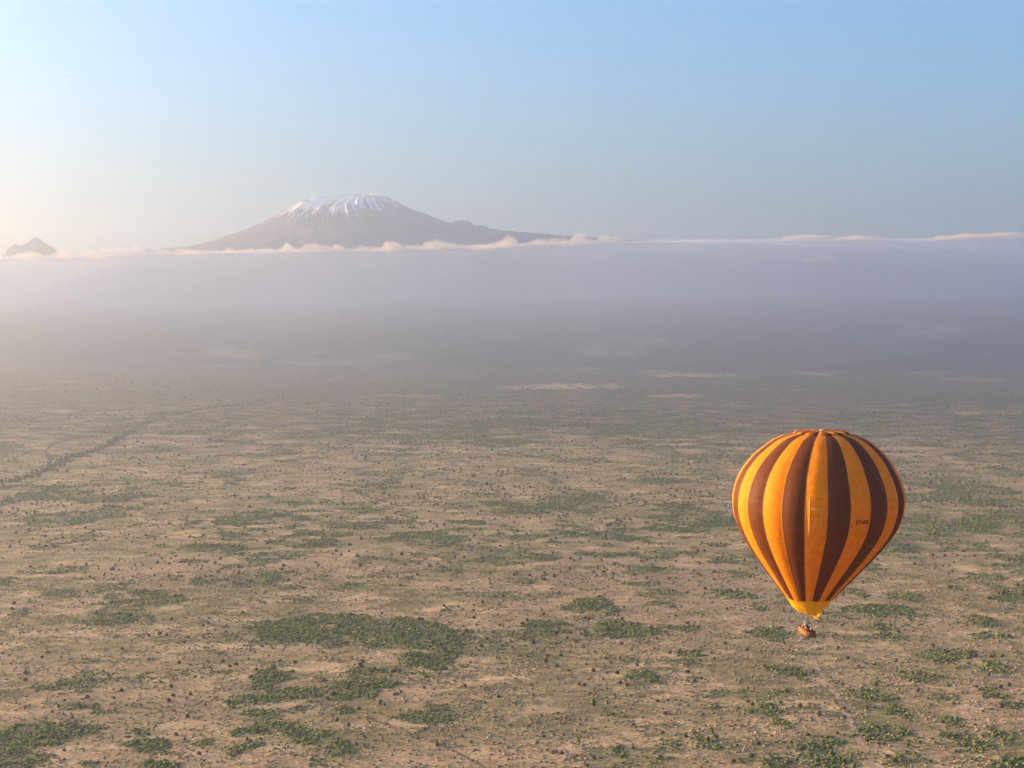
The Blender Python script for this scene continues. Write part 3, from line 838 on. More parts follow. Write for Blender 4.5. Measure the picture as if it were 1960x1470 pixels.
    for u, v in ((-.5, -.22), (-.5, .22), (.4, -.22), (.4, .22)):
        rings = []
        for i, (rad, z) in enumerate(((.06, 0), (.15, .02), (.17, .2), (.17, .5), (.14, .52))):
            rings.append([loc(u + rad * math.cos(t), v + rad * math.sin(t), FZ - .1 + z) for t in np.linspace(0, 2 * math.pi, 16, endpoint=False)])
        me = mesh_np("burner_can", np.array(rings).reshape(-1, 3), grid_faces(16, 5, True), [steel], True)
        link("burner_can", me, frame)
        hel = [loc(u + .13 * math.cos(t), v + .13 * math.sin(t), FZ - .02 + t * .013) for t in np.linspace(0, 6 * math.pi, 60)]
    # flying cables from the frame and basket corners up to the skirt's top ring
    cable = plain("steel_cable", (0.25, 0.22, 0.2), 0.5, 0.8)
    for i in range(12):
        t = 2 * math.pi * (i + .5) / 12
        zz0 = 1162
        p1 = np.array([center(zz0) + 148 * HW * (front[0] * math.cos(t) + right[0] * math.sin(t)), BY + 148 * HW * (front[1] * math.cos(t) + right[1] * math.sin(t)), zrow(zz0)]) - BASE
        best = min(fr, key=lambda q: np.linalg.norm(loc(q[0], q[1], FZ) - np.array([p1[0], p1[1], FZ])))
        link("flying_cable", tube_mesh("flying_cable", [loc(best[0], best[1], FZ), p1], 0.014, cable, 5), root)
    # padded fuel bottle and bags inside the near end
    for u, v, c in ((-2.2, -.35, (0.03, 0.03, 0.035)), (-2.2, .35, (0.035, 0.03, 0.03))):
        rings = [[loc(u + rad * math.cos(t), v + rad * math.sin(t), z) for t in np.linspace(0, 2 * math.pi, 18, endpoint=False)] for rad, z in ((.02, .05), (.2, .06), (.22, .2), (.22, .95), (.18, 1.05), (.05, 1.09))]
        link("fuel_cylinder", mesh_np("fuel_cylinder", np.array(rings).reshape(-1, 3), grid_faces(18, 6, True), [plain("cylinder_cover", c, 0.7)], True), root)
    return root, loc, Hb

balloon, bloc, BHB = build_balloon()

# ------------------------------------------------------------------ people in the basket
def skin_mesh(name, nodes, edges, mat, levels=1):
    """nodes: [(x,y,z,radius)], first node is the root"""
    me = bpy.data.meshes.new(name)
    me.from_pydata([n[:3] for n in nodes], edges, [])
    o = bpy.data.objects.new(name, me); COL.objects.link(o)
    sk = o.modifiers.new('s', 'SKIN'); sk.use_smooth_shade = True
    for i, n in enumerate(nodes):
        r = n[3]
        me.skin_vertices[0].data[i].radius = r if isinstance(r, tuple) else (r, r)
        me.skin_vertices[0].data[i].use_root = (i == 0)
    sb = o.modifiers.new("d", 'SUBSURF'); sb.levels = levels
    dg = bpy.context.evaluated_depsgraph_get()
    out = bpy.data.meshes.new_from_object(o.evaluated_get(dg))
    bpy.data.objects.remove(o); bpy.data.meshes.remove(me)
    out.name = name; out.materials.clear(); out.materials.append(mat)
    return out

def person(u, v, face, h, shirt, legs, skin, hair, label, pose=0, hat=None):
    """face: heading in degrees in the basket's frame (0 = +u, 90 = +v side)"""
    root = link("person", None, label=label, cat="person", group="people riding in the basket")
    root.location = Vector(BASE + bloc(u, v, 0.05))
    root.rotation_euler = (0, 0, math.radians(7.1 + 90 - face))       # local +X looks along the heading
    k = h / 1.75
    if pose == 0:      # both hands resting on the rim
        el = [(0.06, s * .27, 1.12) for s in (-1, 1)]; wr = [(0.30, s * .24, 1.16) for s in (-1, 1)]
    elif pose == 1:    # right hand raised to the brow, left on the rim
        el = [(0.22, -.28, 1.33), (0.06, .27, 1.12)]; wr = [(0.20, -.13, 1.55), (0.30, .24, 1.16)]
    else:              # reaching up to the burner handle
        el = [(0.14, -.27, 1.52), (0.06, .27, 1.10)]; wr = [(0.12, -.2, 1.78), (0.28, .2, 1.15)]
    N = [(0, 0, 0.95, .145), (0, 0, 1.08, .135), (0, 0, 1.22, .15), (0.0, 0, 1.37, .14), (0, 0, 1.47, .065), (0.01, 0, 1.53, .055), (0.02, 0, 1.62, .085), (0.02, 0, 1.69, .075)]
    E = [(i, i + 1) for i in range(7)]
    def add(p, par, r):
        N.append((*p, r)); E.append((par, len(N) - 1)); return len(N) - 1
    hands = []
    for i, s in enumerate((-1, 1)):
        a = add((0, s * .17, 1.39), 3, .065)
        b = add(el[i], a, .045); w = add(wr[i], b, .028)
        e = np.array(el[i]); q = np.array(wr[i]); d = (q - e) / np.linalg.norm(q - e)
        pm = add(tuple(q + d * .055), w, .034)
        side = np.array([0, 1.0, 0]); side -= d * side.dot(d); side /= np.linalg.norm(side)
        down = np.array([0, 0, -1.0]) if pose == 0 or i == 1 else -d * .2 + np.array([.6, 0, -.2])
        for j, (o_, ln) in enumerate(((-.027, .062), (-.009, .072), (.009, .068), (.027, .052))):
            f0 = q + d * .075 + side * o_
            f1 = add(tuple(f0 + d * ln * .5), pm, .0085); add(tuple(f0 + d * ln * .8 + down * ln * .4), f1, .0075)
        t1 = add(tuple(q + d * .03 - side * s * .04), pm, .010); add(tuple(q + d * .06 - side * s * .055 + down * .01), t1, .009)
    for s in (-1, 1):
        a = add((0, s * .09, .88), 0, .09); b = add((.01, s * .10, .5), a, .062); c = add((0, s * .105, .1), b, .042); f = add((.06, s * .11, .045), c, .04); add((.17, s * .115, .035), f, .032)
    N = [tuple(c * k for c in n[:3]) + (n[3] * k,) for n in N]
    body = skin_mesh("body", N, E, skin)
    link("body", body, root)
    # face: nose, eyes, ears
    fb = [(0.105, 0, 1.62, .014), (0.09, -.03, 1.64, .010), (0.09, .03, 1.64, .010), (0.02, -.088, 1.62, .018), (0.02, .088, 1.62, .018), (0.095, 0, 1.585, .012)]
    for (x, y, z, r), nm in zip(fb, ("nose", "eye", "eye", "ear", "ear", "mouth")):
        vv, ff = uv_ball(8, 6)
        link(nm, mesh_np(nm, vv * r * k * np.array([1, 1.1, 1.3]) + np.array([x, y, z]) * k, ff, [EYE if nm == "eye" else skin], True), root)
    # shirt, trousers
    g = lambda i, add_=0.014: tuple(N[i][:3]) + (N[i][3] + add_,)
    SN = [g(0, .012), g(1), g(2), g(3, .012)]; SE = [(0, 1), (1, 2), (2, 3)]
    li = [i for i, n in enumerate(N)]
    sh0, el0 = 8, 9
    per_arm = 4 + 8 + 2
    for i in (0, 1):
        b0 = 8 + i * per_arm
        SN.append(g(b0, .014)); SE.append((3, len(SN) - 1)); SN.append(g(b0 + 1, .012)); SE.append((len(SN) - 2, len(SN) - 1))
        m = (np.array(N[b0 + 1][:3]) * .25 + np.array(N[b0 + 2][:3]) * .75); SN.append((*m, .04)); SE.append((len(SN) - 2, len(SN) - 1))
    link("shirt", skin_mesh("shirt", SN, SE, shirt), root)
    lb = 8 + 2 * per_arm
    TN = [(0, 0, .97 * k, .15 * k)]; TE = []
    for i in (0, 1):
        q = lb + i * 5
        TN.append(g(q, .012)); TE.append((0, len(TN) - 1)); TN.append(g(q + 1, .012)); TE.append((len(TN) - 2, len(TN) - 1)); TN.append(g(q + 2, .016)); TE.append((len(TN) - 2, len(TN) - 1))
    link("trousers", skin_mesh("trousers", TN, TE, legs), root)
    vv, ff = uv_ball(20, 14)
    hv = vv * np.array([.108, .1, .115]) * k + np.array([-.002, 0, 1.665]) * k
    hv[:, 2] = np.maximum(hv[:, 2], np.where(hv[:, 0] > 0.02 * k, 1.665 * k, 1.58 * k))
    link("hair", mesh_np("hair", hv, ff, [hair], True), root)
    if hat is not None:
        prof_ = [(.001, 1.81), (.06, 1.80), (.10, 1.77), (.115, 1.70), (.12, 1.685), (.20, 1.665), (.205, 1.66), (.12, 1.67), (.11, 1.68)]
        t = np.linspace(0, 2 * np.pi, 24, endpoint=False)
        hv = np.array([[(r * math.cos(a), r * math.sin(a), z) for a in t] for r, z in prof_]).reshape(-1, 3) * k
        link("hat", mesh_np("hat", hv, grid_faces(24, len(prof_), True), [hat], True), root)

def uv_ball(nu, nv):
    u = np.linspace(0, 2 * np.pi, nu, endpoint=False); v = np.linspace(1e-3, np.pi - 1e-3, nv)
    U, W = np.meshgrid(u, v)
    return np.stack([np.sin(W) * np.cos(U), np.sin(W) * np.sin(U), np.cos(W)], 2).reshape(-1, 3), grid_faces(nu, nv, True)

SK1 = plain("skin_tan", (0.42, 0.22, 0.15), 0.6); SK2 = plain("skin_dark", (0.13, 0.065, 0.04), 0.6); SK3 = plain("skin_pale", (0.58, 0.36, 0.28), 0.6)
EYE = plain("dark_iris", (0.02, 0.015, 0.012), 0.3)
HB = plain("hair_black", (0.015, 0.012, 0.01), 0.6); HR = plain("hair_chestnut", (0.09, 0.025, 0.012), 0.6); HG = plain("hair_fair", (0.45, 0.32, 0.22), 0.6)
def cloth(n, c): return plain(n, c, 0.85, 0, 0.1)
NAVY = cloth("navy_cloth", (0.02, 0.02, 0.035)); KHAKI = cloth("khaki_cloth", (0.45, 0.31, 0.21)); PALE = cloth("pale_cloth", (0.75, 0.62, 0.55)); MAROON = cloth("maroon_cloth", (0.10, 0.015, 0.012)); BLACK = cloth("black_cloth", (0.012, 0.011, 0.012)); GREYC = cloth("grey_cloth", (0.2, 0.19, 0.21)); LILAC = cloth("lilac_cloth", (0.42, 0.33, 0.42))
person(0.05, 0.10, 200, 1.88, BLACK, KHAKI, SK2, HB, "tallest person in the basket, in black, one arm up at the burner", 2)
person(1.15, -0.42, 255, 1.74, KHAKI, GREYC, SK3, HG, "person in the basket wearing a pale wide-brimmed hat", 0, PALE)
person(1.62, -0.40, 270, 1.68, MAROON, NAVY, SK1, HR, "person in maroon with chestnut hair left of the pale hat in the basket", 1)
person(2.20, -0.38, 275, 1.66, MAROON, BLACK, SK2, HR, "person in dark red at the far left end of the basket", 0)
person(2.25, 0.36, 90, 1.72, PALE, NAVY, SK3, HG, "person in a pale shirt at the far end of the basket", 0)
person(-0.42, -0.40, 262, 1.76, KHAKI, NAVY, SK1, HR, "person in a khaki shirt at the middle of the basket's sunlit side", 1)
person(-1.15, -0.42, 268, 1.66, MAROON, BLACK, SK1, HB, "person in maroon with black hair near the front end of the basket", 0)
person(-1.12, 0.40, 80, 1.70, LILAC, BLACK, SK3, HB, "person in a lilac shirt on the basket's shaded side", 0)
person(-1.72, 0.42, 100, 1.64, BLACK, BLACK, SK2, HB, "short person in black beside the fuel cylinders in the basket", 0)
person(1.45, 0.40, 85, 1.73, NAVY, GREYC, SK1, HB, "person in navy on the shaded side towards the far end of the basket", 1)

# ------------------------------------------------------------------ bushes, thickets, tussocks
import bmesh
def ico(sub):
    bm = bmesh.new(); bmesh.ops.create_icosphere(bm, subdivisions=sub, radius=1.0)
    bm.verts.ensure_lookup_table()
    V = np.array([v.co[:] for v in bm.verts]); F = np.array([[v.index for v in f.verts] for f in bm.faces]); bm.free()
    return V, F
ICO = {0: None}
ICO[1] = ico(1); ICO[2] = ico(2); ICO[3] = ico(3)

def lumpy(sub, seed, rough=0.45, flat=0.8):
    V, F = ICO[sub]
    rng = np.random.RandomState(seed)
    s = rng.rand() * 90
    nz = fbm(V[:, 0] * 1.7 + s + V[:, 2], V[:, 1] * 1.7 - V[:, 2] * 1.3 + s, seed, 3, 0.6)
    W = V * (1 - rough / 2 + rough * nz * 1.1)[:, None] + (rng.rand(*V.shape) - .5) * 0.16
    W[:, 2] = W[:, 2] * flat + flat * 0.55
    W[:, 2] = np.maximum(W[:, 2], -0.05)
    return W, F

def scatter_mesh(name, x, y, rad, hgt, mats, mi, sub=1, protos=6, flat=0.8, seed=0):
    """one mesh of many small plants"""
    rng = np.random.RandomState(seed)
    P = [lumpy(sub, seed * 10 + i, 0.5, flat) for i in range(protos)]
    nF = P[0][1]; nv = len(P[0][0]); n = len(x)
    base = np.stack([p[0] for p in P])                     # protos, nv, 3
    pick = rng.randint(0, protos, n); rot = rng.rand(n) * 2 * np.pi
    B = base[pick]
    c, s = np.cos(rot)[:, None], np.sin(rot)[:, None]
    ex = rng.uniform(0.75, 1.3, n)[:, None]
    X = (B[..., 0] * c - B[..., 1] * s) * rad[:, None] * ex + x[:, None]
    Y = (B[..., 0] * s + B[..., 1] * c) * rad[:, None] + y[:, None]
    Z = B[..., 2] * hgt[:, None] / flat + (land_z(x, y) - 0.05)[:, None]
    V = np.stack([X, Y, Z], 2).reshape(-1, 3)
    F = (nF[None] + (np.arange(n) * nv)[:, None, None]).reshape(-1, 3)
    return mesh_np(name, V, F, mats, False, np.repeat(mi, len(nF)))

def leaf_mat(name, a, b, scale=1.2):
    k = NT(name)
    c = k.mix(k.ramp(k.noise(scale, 3, 0.6, k.n('ShaderNodeNewGeometry').outputs['Position']), 0.35, 0.65), a, b)
    k.principled(c, 0.9, 0.08)
    k.b.inputs['Subsurface Weight'].default_value = 0.0
    return k.m
M_DK = leaf_mat("dark_leaves", (0.022, 0.028, 0.012), (0.055, 0.062, 0.024))
M_RU = leaf_mat("rusty_twigs", (0.045, 0.022, 0.012), (0.10, 0.048, 0.024))
M_GY = leaf_mat("grey_twigs", (0.07, 0.062, 0.045), (0.13, 0.11, 0.08))
M_G1 = leaf_mat("scrub_green", (0.07, 0.092, 0.022), (0.17, 0.195, 0.05), 0.3)
M_G2 = leaf_mat("scrub_yellow_green", (0.13, 0.15, 0.035), (0.26, 0.26, 0.07), 0.3)
M_G3 = leaf_mat("scrub_deep_green", (0.035, 0.048, 0.018), (0.075, 0.095, 0.034), 0.3)
M_S1 = leaf_mat("straw_tuft", (0.42, 0.29, 0.15), (0.66, 0.47, 0.27), 0.3)
M_S2 = leaf_mat("olive_tuft", (0.19, 0.165, 0.065), (0.34, 0.28, 0.12), 0.3)
M_S3 = leaf_mat("brown_tuft", (0.14, 0.095, 0.055), (0.26, 0.18, 0.105), 0.3)
M_FD = leaf_mat("far_olive_leaves", (0.062, 0.066, 0.030), (0.125, 0.125, 0.058), 0.2)
M_FR = leaf_mat("far_brown_twigs", (0.09, 0.062, 0.038), (0.16, 0.115, 0.07), 0.2)
M_BK = plain("bush_bark", (0.07, 0.05, 0.035), 0.9)

def wedge(n, d0, d1, seed, half=22.0):
    rng = np.random.RandomState(seed)
    d = np.sqrt(rng.uniform(d0 ** 2, d1 ** 2, n)); a = np.radians(rng.uniform(-half, half, n))
    return d * np.sin(a), d * np.cos(a), rng

def build_scrub():
    x, y, rng = wedge(620000, 850, 2700, 11)
    xa, ya, _ = wedge(260000, 2700, 4600, 12)
    x = np.concatenate([x, xa]); y = np.concatenate([y, ya])
    g = green_field(x, y)
    d = np.hypot(x, y)
    patchy = np.where(d < 1600, fbm(x / 7.0, y / 7.0, 301, 3), fbm(x / 26.0, y / 40.0, 302, 4) - .04)
    keep = rng.rand(len(x)) < np.clip((g - 0.18) * 1.55, 0, 1.0) * sstep(0.30, 0.48, patchy) * (1 - 0.45 * sstep(1500, 2500, d))
    x, y, g, d = x[keep], y[keep], g[keep], d[keep]
    rad = (0.4 + 1.15 * rng.rand(len(x)) ** 1.5) * (0.7 + 0.5 * g) * (1 + 0.3 * sstep(1500, 2500, d) + 0.5 * sstep(2500, 3500, d)); h = rad * rng.uniform(0.35, 0.75, len(x))
    tone = fbm(x / 60, y / 60, 311, 3)
    mi = np.where(rng.rand(len(x)) < 0.18, 2, np.where(rng.rand(len(x)) < sstep(.5, .8, tone) * .5 + .04, 1, 0))
    me = scatter_mesh("green_scrub", x, y, rad, h, [M_G1, M_G2, M_G3], mi, 1, 6, 0.7, 21)
    link("green_scrub", me, kind='stuff', label="low green scrub growing in ragged patches over the dry plain", cat="scrub")
    return len(x)

def build_tufts():
    x, y, rng = wedge(105000, 880, 1750, 31)
    clump = fbm(x / 16.0, y / 12.0, 321, 4, 0.6)
    keep = rng.rand(len(x)) < sstep(0.40, 0.62, clump) * 0.9 + 0.05
    x, y = x[keep], y[keep]
    x2, y2, _ = wedge(80000, 1750, 3200, 33)
    keep = rng.rand(len(x2)) < sstep(0.45, 0.65, fbm(x2 / 22.0, y2 / 16.0, 331, 4, 0.6)) * 0.7
    x = np.concatenate([x, x2[keep]]); y = np.concatenate([y, y2[keep]])
    far = sstep(1500, 2400, np.hypot(x, y))
    rad = (0.35 + 0.95 * rng.rand(len(x)) ** 1.6) * (1 + 0.6 * far); h = rad * rng.uniform(0.35, 0.7, len(x))
    u = rng.rand(len(x))
    mi = np.where(u < 0.14, 0, np.where(u < 0.72, 1, 2))
    me = scatter_mesh("grass_tufts", x, y, rad, h, [M_S1, M_S2, M_S3], mi, 1, 6, 0.7, 41)
    link("grass_tufts", me, kind='stuff', label="dry grass tufts dotted over the sunlit plain", cat="grass")
    return len(x)

# ---- bushes one can tell apart, placed where the photograph shows them
def Z(lst, ox, oy, s): return [(ox + a / s, oy + b / s) for a, b in lst]
BUSH = Z([(905,960),(1000,945),(1230,965),(468,945),(1470,785),(1375,793),(1265,763),(1232,773),(1195,750),(135,848),(135,808),(225,725),(255,700),(800,735),(855,605),(895,610),(1010,625),(798,615),(1435,592),(1470,628),(1597,632),(1705,615),(1850,655),(1880,500),(1655,543),(945,1143),(1325,1168),(1395,1165),(725,1113),(795,1137),(250,1085),(345,1275),(440,1125),(345,1225),(1065,1250),(1005,1047),(928,930),(1020,925),(918,882),(650,905),(1740,852),(1500,745),(1582,755),(1930,775),(1945,755),(1755,950),(1790,925),(1690,935),(75,1110),(500,850),(582,820),(640,495),(697,507),(518,495),(1925,1003),(1805,1065),(1425,1120),(430,990),(316,992),(655,683),(988,650),(920,527),(1345,320),(1520,240),(1300,490),(1475,345),(960,755),(1100,980),(735,1180),(1115,545),(75,437),(600,435),(65,465)], 0, 1000, 2.8)
BUSH += Z([(905,155),(965,318),(930,360),(900,395),(860,243),(700,175),(1530,125),(1655,245),(1455,240),(1475,245),(1435,325),(1455,333),(1410,365),(1650,375),(1810,290),(1670,320),(1580,300),(1300,325),(1180,375),(1255,445),(1245,475),(1325,440),(1305,498),(1365,520),(1570,455),(1630,538),(1500,525),(1645,590),(1678,602),(1425,600),(1452,602),(1605,757),(1845,683),(1235,875),(1712,935),(1330,967),(1395,993),(1505,993),(1465,1030),(1715,812),(1885,750),(812,603),(710,515),(605,555),(610,455),(745,425),(705,420),(475,335),(540,292),(565,250),(580,250),(435,522),(265,475),(250,495),(470,637),(435,650),(450,645),(360,685),(380,705),(250,722),(190,608),(330,515),(70,670),(110,645),(640,378),(150,320),(203,215),(465,65),(1120,270),(1145,255),(1190,285),(1360,345),(820,315),(850,320),(1735,495),(1910,425),(1900,330),(1840,350),(1605,188),(1235,222),(1183,140),(1015,125),(1075,10),(1160,10)], 600, 1100, 2.8)
BUSH += Z([(1230,808),(1090,675),(1145,718),(1065,800),(335,790),(300,745),(620,905),(600,890),(615,943),(760,895),(335,1048),(290,1062),(440,1070),(400,1080),(865,1125),(895,1058),(1040,1047),(1185,925),(1090,940),(1072,925),(1070,965),(950,955),(1185,1085),(1285,1165),(1320,1185),(1500,1190),(1390,1105),(1850,920),(1845,820),(1888,812),(1725,820),(1720,1005),(1865,1185),(1950,1175),(30,1120),(615,1160),(525,1185),(575,1190),(840,1180),(300,502),(350,525),(190,550),(240,465),(100,445),(485,605),(595,635),(430,680),(680,715),(920,740),(1330,690),(1435,840),(1930,315),(150,885),(550,925),(175,1043),(855,915),(1560,990),(1785,765),(1510,615),(1570,640),(1720,665),(1800,670),(1245,1100),(1270,1100),(650,1100),(1035,900),(1950,365),(1790,380),(1595,325),(1510,165),(1520,60),(1385,115),(350,260),(385,335),(510,345),(545,340)], 1200, 1000, 2.579)
RUSTY = {(905,960),(1000,945),(945,1143),(1325,1168),(1395,1165),(345,1275)}

LAND = [("big green thicket left of centre", 740, 1225, 180, 45), ("green thicket below the big one", 700, 1310, 72, 24), ("light green patch at bottom centre", 821, 1371, 46, 27),
 ("bottom left corner thicket", 54, 1420, 78, 40), ("green strip at the bottom left", 286, 1425, 60, 18), ("green patches low left of centre", 518, 1340, 85, 25), ("bottom thicket under those patches", 560, 1405, 95, 20),
 ("small green patch at the lower left", 136, 1310, 50, 18), ("faint green patch at the left", 221, 1191, 42, 10), ("dull green patch far left", 107, 1110, 60, 12), ("long pale green patch upper left", 296, 1146, 56, 14),
 ("pair of green patches above the big thicket", 607, 1060, 80, 30), ("green strip over the big thicket", 660, 1123, 40, 8), ("round green patch at centre right", 1135, 1157, 44, 16), ("long scrub band right of centre", 1110, 1205, 130, 18),
 ("round patch below the scrub band", 1232, 1296, 29, 14), ("pale grassy square at centre bottom", 985, 1262, 60, 30), ("small yellowish patch at the bottom", 1186, 1436, 18, 14), ("green strip left of the balloon skirt", 1409, 1139, 60, 11),
 ("scrub left of the basket", 1471, 1213, 38, 13), ("green patch below the basket", 1510, 1287, 40, 15), ("squarish green patch lower right", 1479, 1366, 28, 19), ("bottom green clump left of the path", 1360, 1422, 38, 15),
 ("large bottom thicket under the balloon", 1590, 1447, 62, 24), ("long green strip right of the skirt", 1677, 1167, 78, 13), ("green strips right of the basket", 1695, 1210, 36, 12), ("long green band at the right", 1836, 1256, 62, 14),
 ("green patch under the right band", 1774, 1297, 44, 13), ("twin green patches right of the path", 1690, 1345, 42, 22), ("green patch at the lower right", 1692, 1400, 46, 16), ("bottom right corner thicket", 1880, 1430, 60, 30),
 ("green patch at the right edge", 1917, 1337, 40, 22), ("hazy green patch at the upper right", 1886, 1108, 38, 14), ("hazy green streaks left of the balloon", 1330, 1070, 90, 20), ("hazy scrub at the middle", 1060, 1040, 90, 30)]
ORD = ["first", "second", "third", "fourth", "fifth", "sixth", "seventh", "eighth", "ninth", "tenth", "eleventh", "twelfth", "thirteenth", "fourteenth", "fifteenth", "sixteenth", "seventeenth", "eighteenth", "nineteenth", "twentieth"]

def bush_protos():
    out = {}
    for ti, (tn, mat) in enumerate((("dark green", M_DK), ("rusty brown", M_RU), ("greyish", M_GY))):
        for i in range(4):
            rng = np.random.RandomState(500 + ti * 10 + i)
            V = []; F = []; o = 0
            n = [3, 4, 5, 6][i]
            for j in range(n):
                v, f = lumpy(2, 700 + ti * 40 + i * 10 + j, 0.7, 0.85)
                a = rng.rand() * 6.28; q = rng.uniform(0.1, 0.55) if j else 0.0
                s = rng.uniform(0.38, 0.62) if j else 0.68
                v = v * s; v[:, 0] += q * math.cos(a); v[:, 1] += q * math.sin(a); v[:, 2] += rng.uniform(0.05, 0.35) * (1.1 - q)
                V.append(v); F.append(f + o); o += len(v)
            # ragged leafy sprays round the outside
            m = 260
            D = rng.normal(size=(m, 3)); D /= np.linalg.norm(D, axis=1)[:, None]; D[:, 2] = np.abs(D[:, 2]) * 0.95 + 0.12
            C = D * rng.uniform(0.72, 1.08, m)[:, None] * np.array([1, 1, 0.98])
            T = rng.normal(size=(m, 2, 3)) * 0.085
            tri = np.stack([C, C + T[:, 0], C + T[:, 1]], 1).reshape(-1, 3)
            V.append(tri); F.append(np.arange(m * 3).reshape(m, 3) + o)
            V = np.concatenate(V); V[:, 2] += 0.08
            out[(ti, i)] = mesh_np("crown", V, np.concatenate(F), [mat])
    # forked stem
    V = []; F = []; o = 0
    for a, l in ((0.0, 0.0), (1.2, .35), (3.1, .4), (5.0, .3)):
        r = []
        for z, w in ((-0.1, .09), (0.3, .06), (0.75, .025)):
            r += [(l * z * math.cos(a) + w * math.cos(t), l * z * math.sin(a) + w * math.sin(t), z) for t in np.linspace(0, 2 * math.pi, 6, endpoint=False)]
        V.append(np.array(r)); F.append(grid_faces(6, 3, True) + o); o += 18
    out['stem'] = mesh_np("stem", np.concatenate(V), np.concatenate(F), [M_BK])
    return out

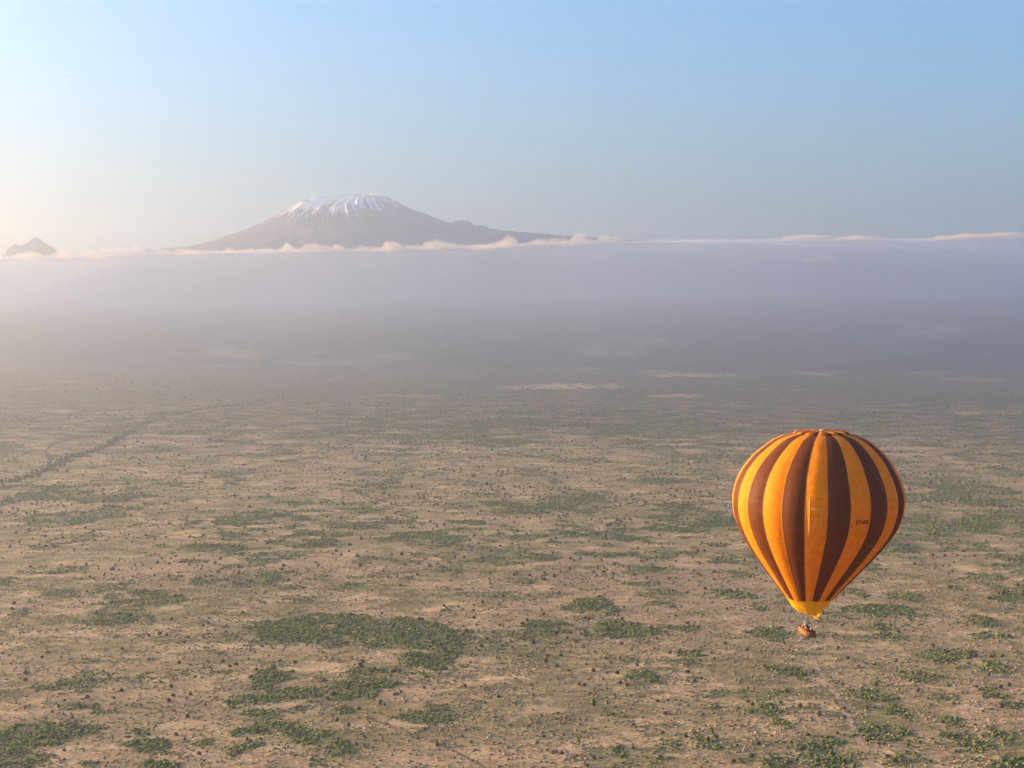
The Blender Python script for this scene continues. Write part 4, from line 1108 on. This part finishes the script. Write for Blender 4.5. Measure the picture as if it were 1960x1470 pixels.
def build_bushes():
    protos = bush_protos()
    rng = np.random.RandomState(5)
    pts = [(a, b) for a, b in BUSH if -5 < a < 1965 and b < 1472]
    # drop near-duplicates listed twice
    out = []
    for p in pts:
        if all(abs(p[0] - q[0]) > 4 or abs(p[1] - q[1]) > 3 for q in out): out.append(p)
    pts = out
    n_listed = len(pts)
    while len(pts) < 298:
        a, b = rng.uniform(0, 1960), 1470 - 400 * rng.rand() ** 0.8
        if 1395 < a < 1740 and b < 1160: continue
        if all(abs(a - q[0]) > 9 or abs(b - q[1]) > 6 for q in pts): pts.append((a, b))
    info = []
    for i, (a, b) in enumerate(pts):
        x, y = on_ground(a, b)
        g = float(green_field(np.array([x]), np.array([y]))[0])
        t = 0 if g > 0.35 or rng.rand() < 0.35 else (1 if rng.rand() < 0.75 else 2)
        px_m = y / FPX
        w = rng.uniform(7.0, 10.5) if b > 1230 else rng.uniform(7.0, 9.5)
        if i >= n_listed: w = rng.uniform(4.5, 7.0)
        rad = w * px_m * 0.5
        # landmark and side
        best = None
        for name, lx, ly, rx, ry in LAND:
            dx = (a - lx) / (rx + 25); dy = (b - ly) / (ry + 14)
            dd = dx * dx + dy * dy
            if best is None or dd < best[0]: best = (dd, name, (a - lx) / rx, (b - ly) / ry)
        _, name, dx, dy = best
        if dx * dx + dy * dy < 1.25: rel = "in"
        elif abs(dx) > abs(dy): rel = "right of" if dx > 0 else "left of"
        else: rel = "below" if dy > 0 else "above"
        info.append(dict(a=a, b=b, x=x, y=y, t=t, rad=rad, g=g, name=name, rel=rel))
    keyf = lambda q: (q['name'], q['rel'], q['t'])
    cnt = {}
    for q in info: cnt.setdefault(keyf(q), []).append(q)
    for k, lst in cnt.items():
        lst.sort(key=lambda q: q['a'])
        col = ["dark green", "rusty brown", "greyish"][k[2]]
        for i, q in enumerate(lst):
            if len(lst) == 1: q['label'] = f"only {col} bush {k[1]} the {k[0]}"
            elif i == len(lst) - 1: q['label'] = f"rightmost {col} bush {k[1]} the {k[0]}"
            elif i == 0: q['label'] = f"leftmost {col} bush {k[1]} the {k[0]}"
            else: q['label'] = f"{ORD[min(i, 19)]} {col} bush from left {k[1]} the {k[0]}"
    for q in info:
        e = link("bush", None, label=q['label'], cat="bush", group="bushes scattered over the near plain")
        e.location = (q['x'], q['y'], float(land_z(q['x'], q['y'])) - 0.05)
        e.rotation_euler = (0, 0, rng.rand() * 6.28)
        r = q['rad']; e.scale = (r * rng.uniform(.85, 1.1), r * rng.uniform(.85, 1.1), r * rng.uniform(1.0, 1.5))
        link("crown", protos[(q['t'], rng.randint(0, 4))], e)
        link("stem", protos['stem'], e)
    # the one tall narrow tree
    x, y = on_ground(1136.5, 1354)
    e = link("tall_tree", None, label="tall narrow dark tree standing alone on the dry grass right of centre", cat="tree")
    e.location = (x, y, float(land_z(x, y)))
    V = []; F = []; o = 0
    rr = np.random.RandomState(77)
    for j in range(9):
        v, f = lumpy(2, 880 + j, 0.7, 0.9); s = rr.uniform(0.9, 1.35) * (1.15 - j * 0.05)
        v = v * s + np.array([rr.uniform(-.5, .5), rr.uniform(-.5, .5), 1.0 + j * 0.62]); V.append(v); F.append(f + o); o += len(v)
    link("crown", mesh_np("crown", np.concatenate(V), np.concatenate(F), [M_DK]), e)
    link("trunk", tube_mesh("trunk", [(0, 0, -0.2), (0.05, 0, 1.5), (0, 0.1, 5.5)], 0.22, M_BK, 8), e)
    # everything farther and smaller, as one mass
    X = []; Y = []; R = []; MI = []
    for (n, d0, d1, r0, r1, sd) in ((2300, 870, 1750, 0.8, 1.5, 71), (2600, 1640, 2600, 1.2, 2.4, 72), (8500, 2300, 4600, 1.1, 2.6, 73), (7000, 4400, 8500, 1.6, 3.6, 74)):
        x, y, r = wedge(n, d0, d1, sd)
        g = green_field(x, y); c = fbm(x / 150, y / 110, 351, 4)
        keep = r.rand(n) < (0.10 + 0.9 * g + 1.0 * sstep(.47, .64, c))
        rv = np.array([on_ground(*q) for q in RIVER])
        x, y, g = x[keep], y[keep], g[keep]
        X.append(x); Y.append(y); R.append(r0 + (r1 - r0) * r.rand(len(x)) ** 2)
        MI.append(np.where((g > .35) | (r.rand(len(x)) < .45), 0, np.where(r.rand(len(x)) < .65, 1, 2)))
    # bushes lining the dry riverbed
    r = np.random.RandomState(81)
    t = r.rand(420) * (len(RIVER) - 3); i = t.astype(int); f = (t - i)[:, None]
    rv = np.array([on_ground(*q) for q in RIVER])
    P = rv[i] * (1 - f) + rv[i + 1] * f + r.normal(size=(420, 2)) * 11
    X.append(P[:, 0]); Y.append(P[:, 1]); R.append(r.uniform(1.2, 3.2, 420)); MI.append(np.zeros(420, int))
    X = np.concatenate(X); Y = np.concatenate(Y); R = np.concatenate(R); MI = np.concatenate(MI)
    me = scatter_mesh("distant_bushes", X, Y, R, R * np.random.RandomState(3).uniform(0.8, 1.4, len(R)), [M_FD, M_FR, M_GY], MI, 1, 8, 0.8, 61)
    link("distant_bushes", me, kind='stuff', label="countless small dark bushes dotting the plain into the haze", cat="bushes")
    return n_listed, len(X)
print("scrub", build_scrub(), "tufts", build_tufts(), "bushes", build_bushes())
